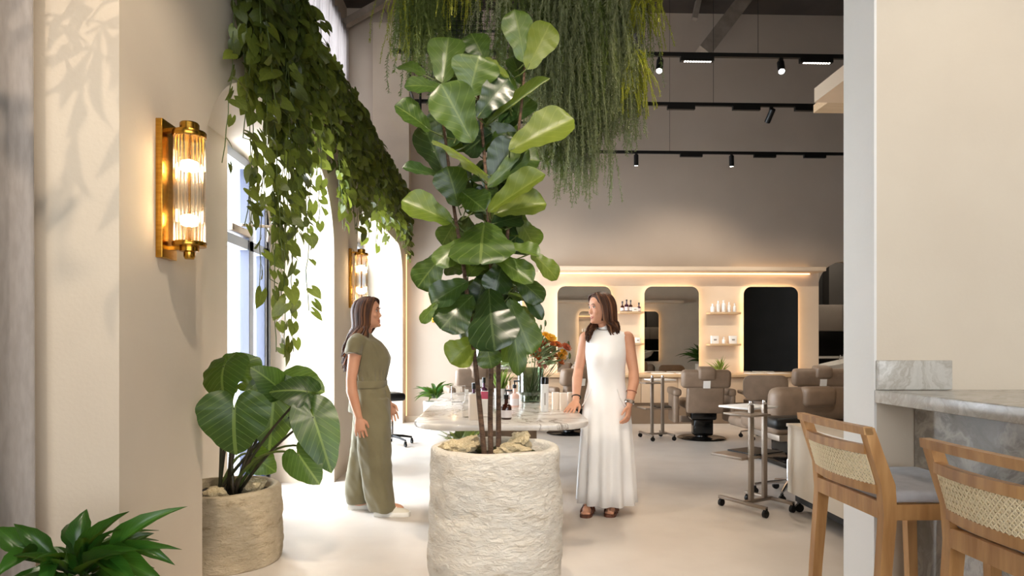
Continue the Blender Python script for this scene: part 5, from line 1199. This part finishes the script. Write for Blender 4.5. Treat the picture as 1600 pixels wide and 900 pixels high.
o = mb.build('collar', 'olive', w1p); md = o.modifiers.new('thickness', 'SOLIDIFY'); md.thickness = .006
mb = MB(); mb.tube([(.13, -.06, .95), (.15, -.07, .90), (.15, -.075, .78), (.155, -.08, .70)], [(.02, .006)] * 4, 8); mb.build('belt_tail', 'olive', w1p)
def sneaker(x0, y, yaw):
    m = Matrix.Translation((x0, y, 0)) @ Matrix.Rotation(yaw, 4, 'Z')
    prof = [(.0, .028, .034), (.03, .036, .036), (.10, .038, .035), (.17, .045, .036), (.22, .043, .036), (.255, .028, .034), (.262, .012, .032)]
    so = MB(); 
    def ring(k, z): return [m @ Vector(p) for p in [(x, w * k, z) for x, w, _ in prof] + [(x, -w * k, z) for x, w, _ in reversed(prof)]]
    so.loft([ring(.95, 0), ring(1.02, .008), ring(1.02, .028), ring(.97, .032)], smooth=False)
    sh = so.build('sneaker', 'rubber_sole', w1p); up = MB(); secs = []
    for (x, w, h) in ((.004, .026, .09), (.03, .034, .095), (.08, .036, .10), (.11, .037, .085), (.16, .042, .066), (.21, .040, .055), (.245, .026, .044), (.256, .010, .036)):
        secs.append([m @ Vector((x, w * math.cos(a), .03 + (h - .03) * max(0, math.sin(a)) - (.004 if math.sin(a) < 0 else 0))) for a in [2 * PI * i / 16 for i in range(16)]])
    up.loft(secs).build('upper', 'sneaker', sh)
    la = MB()
    for i in range(4): xx = .105 + i * .018; zz = .088 - i * .007; la.tube([m @ Vector((xx, -.026, zz - .008)), m @ Vector((xx + .004, 0, zz + .002)), m @ Vector((xx, .026, zz - .008))], .0035, 5)
    la.build('laces', 'rubber_sole', sh)
sneaker(.055, -.125, R(-6)); sneaker(-.17, .09, R(2))
# ------------------------------------------------------------------ woman in white
Y2 = 4.80; X2 = (948 - 770) / F * Y2
w2p = thing('person', 'woman in a long sleeveless white dress resting a hand on the marble table', 'person', (X2, Y2, 0), R(-110))
MH = Matrix.Translation((.035, -.035, 1.536)) @ Matrix.Rotation(R(-48), 4, 'Z') @ Matrix.Rotation(R(2), 4, 'Y')
sk = MB(); build_head(sk, MH)
sk.tube([(-.015, 0, 1.31), (-.005, -.005, 1.38), (.012, -.018, 1.43), (.02, -.025, 1.48)], [.07, .052, .048, .05], 16)
sk.loft([ering((.0, 0, .80), .11, .15), ering((0, 0, .97), .09, .12), ering((.01, 0, 1.15), .105, .14), ering((.0, 0, 1.25), .095, .155), ering((-.005, 0, 1.32), .07, .15), ering((-.01, 0, 1.36), .055, .09), ering((-.01, 0, 1.38), .045, .05)])
RS = (.052, .045, .037, .040, .033, .024)
arm(sk, (-.01, .156, 1.306), (.015, .215, 1.02), (.10, .185, .815), RS); build_hand(sk, (.10, .185, .815), (.28, -.05, -1), (-.2, -1, 0), (1, 0, 0), .55)
arm(sk, (-.01, -.156, 1.306), (-.005, -.222, 1.03), (.125, -.205, .835), RS); build_hand(sk, (.125, -.205, .835), (.85, -.25, -.55), (-.3, 0, -1), (.1, 1, 0), .12)
for (y, x) in ((-.115, .07), (.05, .0)): sk.tube([(0, y * .8, .8), (x * .5, y, .45), (x, y, .09)], [.085, .055, .036], 12); sk.tube([(x - .045, y, .045), (x + .02, y, .06), (x + .10, y, .04), (x + .15, y, .03)], [.03, .036, .034, .02], 12)
for (y, x) in ((-.115, .07), (.05, .0)):
    for k in range(5): yy = y + (-.028 + k * .0135) * (1 if y > 0 else -1); sk.tube([(x + .13, yy, .03), (x + .165 - .005 * abs(k - 3), yy, .026)], [.0085, .006], 8)
solid(sk, 'body', 'skin', w2p, .0042, 4)
face_bits(w2p, MH)
def end2(az, rr):
    f = (abs(az) - 62) / 118; s = 1 if az > 0 else -1
    if s < 0 and f < .45: return Vector((.085 + .03 * rr.random(), -.105 - .03 * rr.random(), 1.30 + rr.uniform(-.03, .07)))
    if s < 0: return Vector((-.06, -.08 * rr.random(), 1.34 + rr.uniform(-.04, .04)))
    return Vector((-.04 + .10 * (1 - f), .05 + .07 * rr.random() * (1 - .4 * f), 1.33 + rr.uniform(-.03, .05)))
build_hair(w2p, MH, end2, 8, 'hair', 'hair_light', 66, 240, .012, .02)
dr = MB(); secs = []
DS = [(.078, .0, .205, .215), (.2, .0, .195, .21), (.35, .0, .182, .203), (.5, .0, .168, .195), (.65, .0, .152, .186), (.76, .0, .140, .178), (.85, .0, .128, .166), (.92, .0, .115, .150), (.98, .0, .108, .140), (1.05, .006, .110, .142), (1.11, .012, .116, .146), (1.16, .016, .120, .153), (1.20, .012, .116, .156), (1.25, .004, .108, .157), (1.29, -.002, .098, .160), (1.328, -.006, .084, .164), (1.350, -.01, .074, .140), (1.368, -.008, .062, .082), (1.388, -.004, .056, .060), (1.398, -.003, .053, .056)]
for j, (z, cx, rx, ry) in enumerate(DS):
    fo = .10 * max(0, (.88 - z) / .8) ** .7 if z < .86 else 0
    secs.append(ering((cx, 0, z), rx, ry, 120, 1, fo, 11, .4 + z * .35, front=.03 * math.exp(-((z - 1.16) / .045) ** 2)))
dr.loft(secs, cap=False); o = dr.build('dress', 'white_cloth', w2p, auto=0); md = o.modifiers.new('thickness', 'SOLIDIFY'); md.thickness = .006
for s in (-1, 1):   # pocket seams
    MB().tube([(.085, s * .095, .93), (.105, s * .12, .87), (.09, s * .165, .80)], .0035, 5).build('pocket_seam', 'white_cloth', w2p)
def torus(mb, c, ax, r, tr, n=20):
    ax = Vector(ax).normalized(); u = ax.orthogonal().normalized(); v = ax.cross(u); mb.tube([Vector(c) + u * (r * math.cos(2 * PI * i / n)) + v * (r * math.sin(2 * PI * i / n)) for i in range(n + 1)], tr, 6)
mb = MB(); torus(mb, (.095, .186, .83), (.38, -.14, -.9), .031, .006); mb.build('bracelet', 'chrome', w2p)
mb = MB(); torus(mb, (.09, .187, .845), (.38, -.14, -.9), .032, .006); mb.ell((.115, .205, .842), (.012, .012, .016), 10); mb.build('watch', 'steel', w2p)
mb = MB(); torus(mb, (.06, .197, .91), (.38, -.14, -.9), .037, .003); mb.build('cord_bracelet', 'tan', w2p)
mb = MB(); torus(mb, (.10, -.206, .865), (.55, .05, -.8), .031, .005); mb.build('bangle', 'black', w2p)
mb = MB(); mb.tube([Vector((.062 * math.cos(a) + .0, .066 * math.sin(a), 1.385 - .018 * math.cos(a))) for a in [R(-110 + 10 * i) for i in range(23)]], .004, 5); mb.build('necklace', 'steel', w2p)
def sandal(x, y):
    so = MB(); prof = [(-.075, .024), (-.05, .034), (.0, .036), (.07, .042), (.12, .046), (.155, .038), (.172, .018)]
    def ring(k, z): return [Vector(p) for p in [(x + a, y + w * k, z) for a, w in prof] + [(x + a, y - w * k, z) for a, w in reversed(prof)]]
    s = so.loft([ring(.96, 0), ring(1, .006), ring(1, .02), ring(.96, .024)], smooth=False).build('sandal', 'sandal', w2p)
    for (xx, h, tilt) in ((.03, .062, 0), (.095, .05, 0), (.065, .057, .02)):
        st = MB(); st.tube([Vector((x + xx + tilt * math.cos(a), y + .043 * math.cos(a), .018 + h * math.sin(a))) for a in [PI * i / 10 for i in range(11)]], [(.004, .012)] * 11, 8); st.build('strap', 'sandal', s)
sandal(.07, -.115); sandal(.0, .05)
bpy.context.view_layer.update()
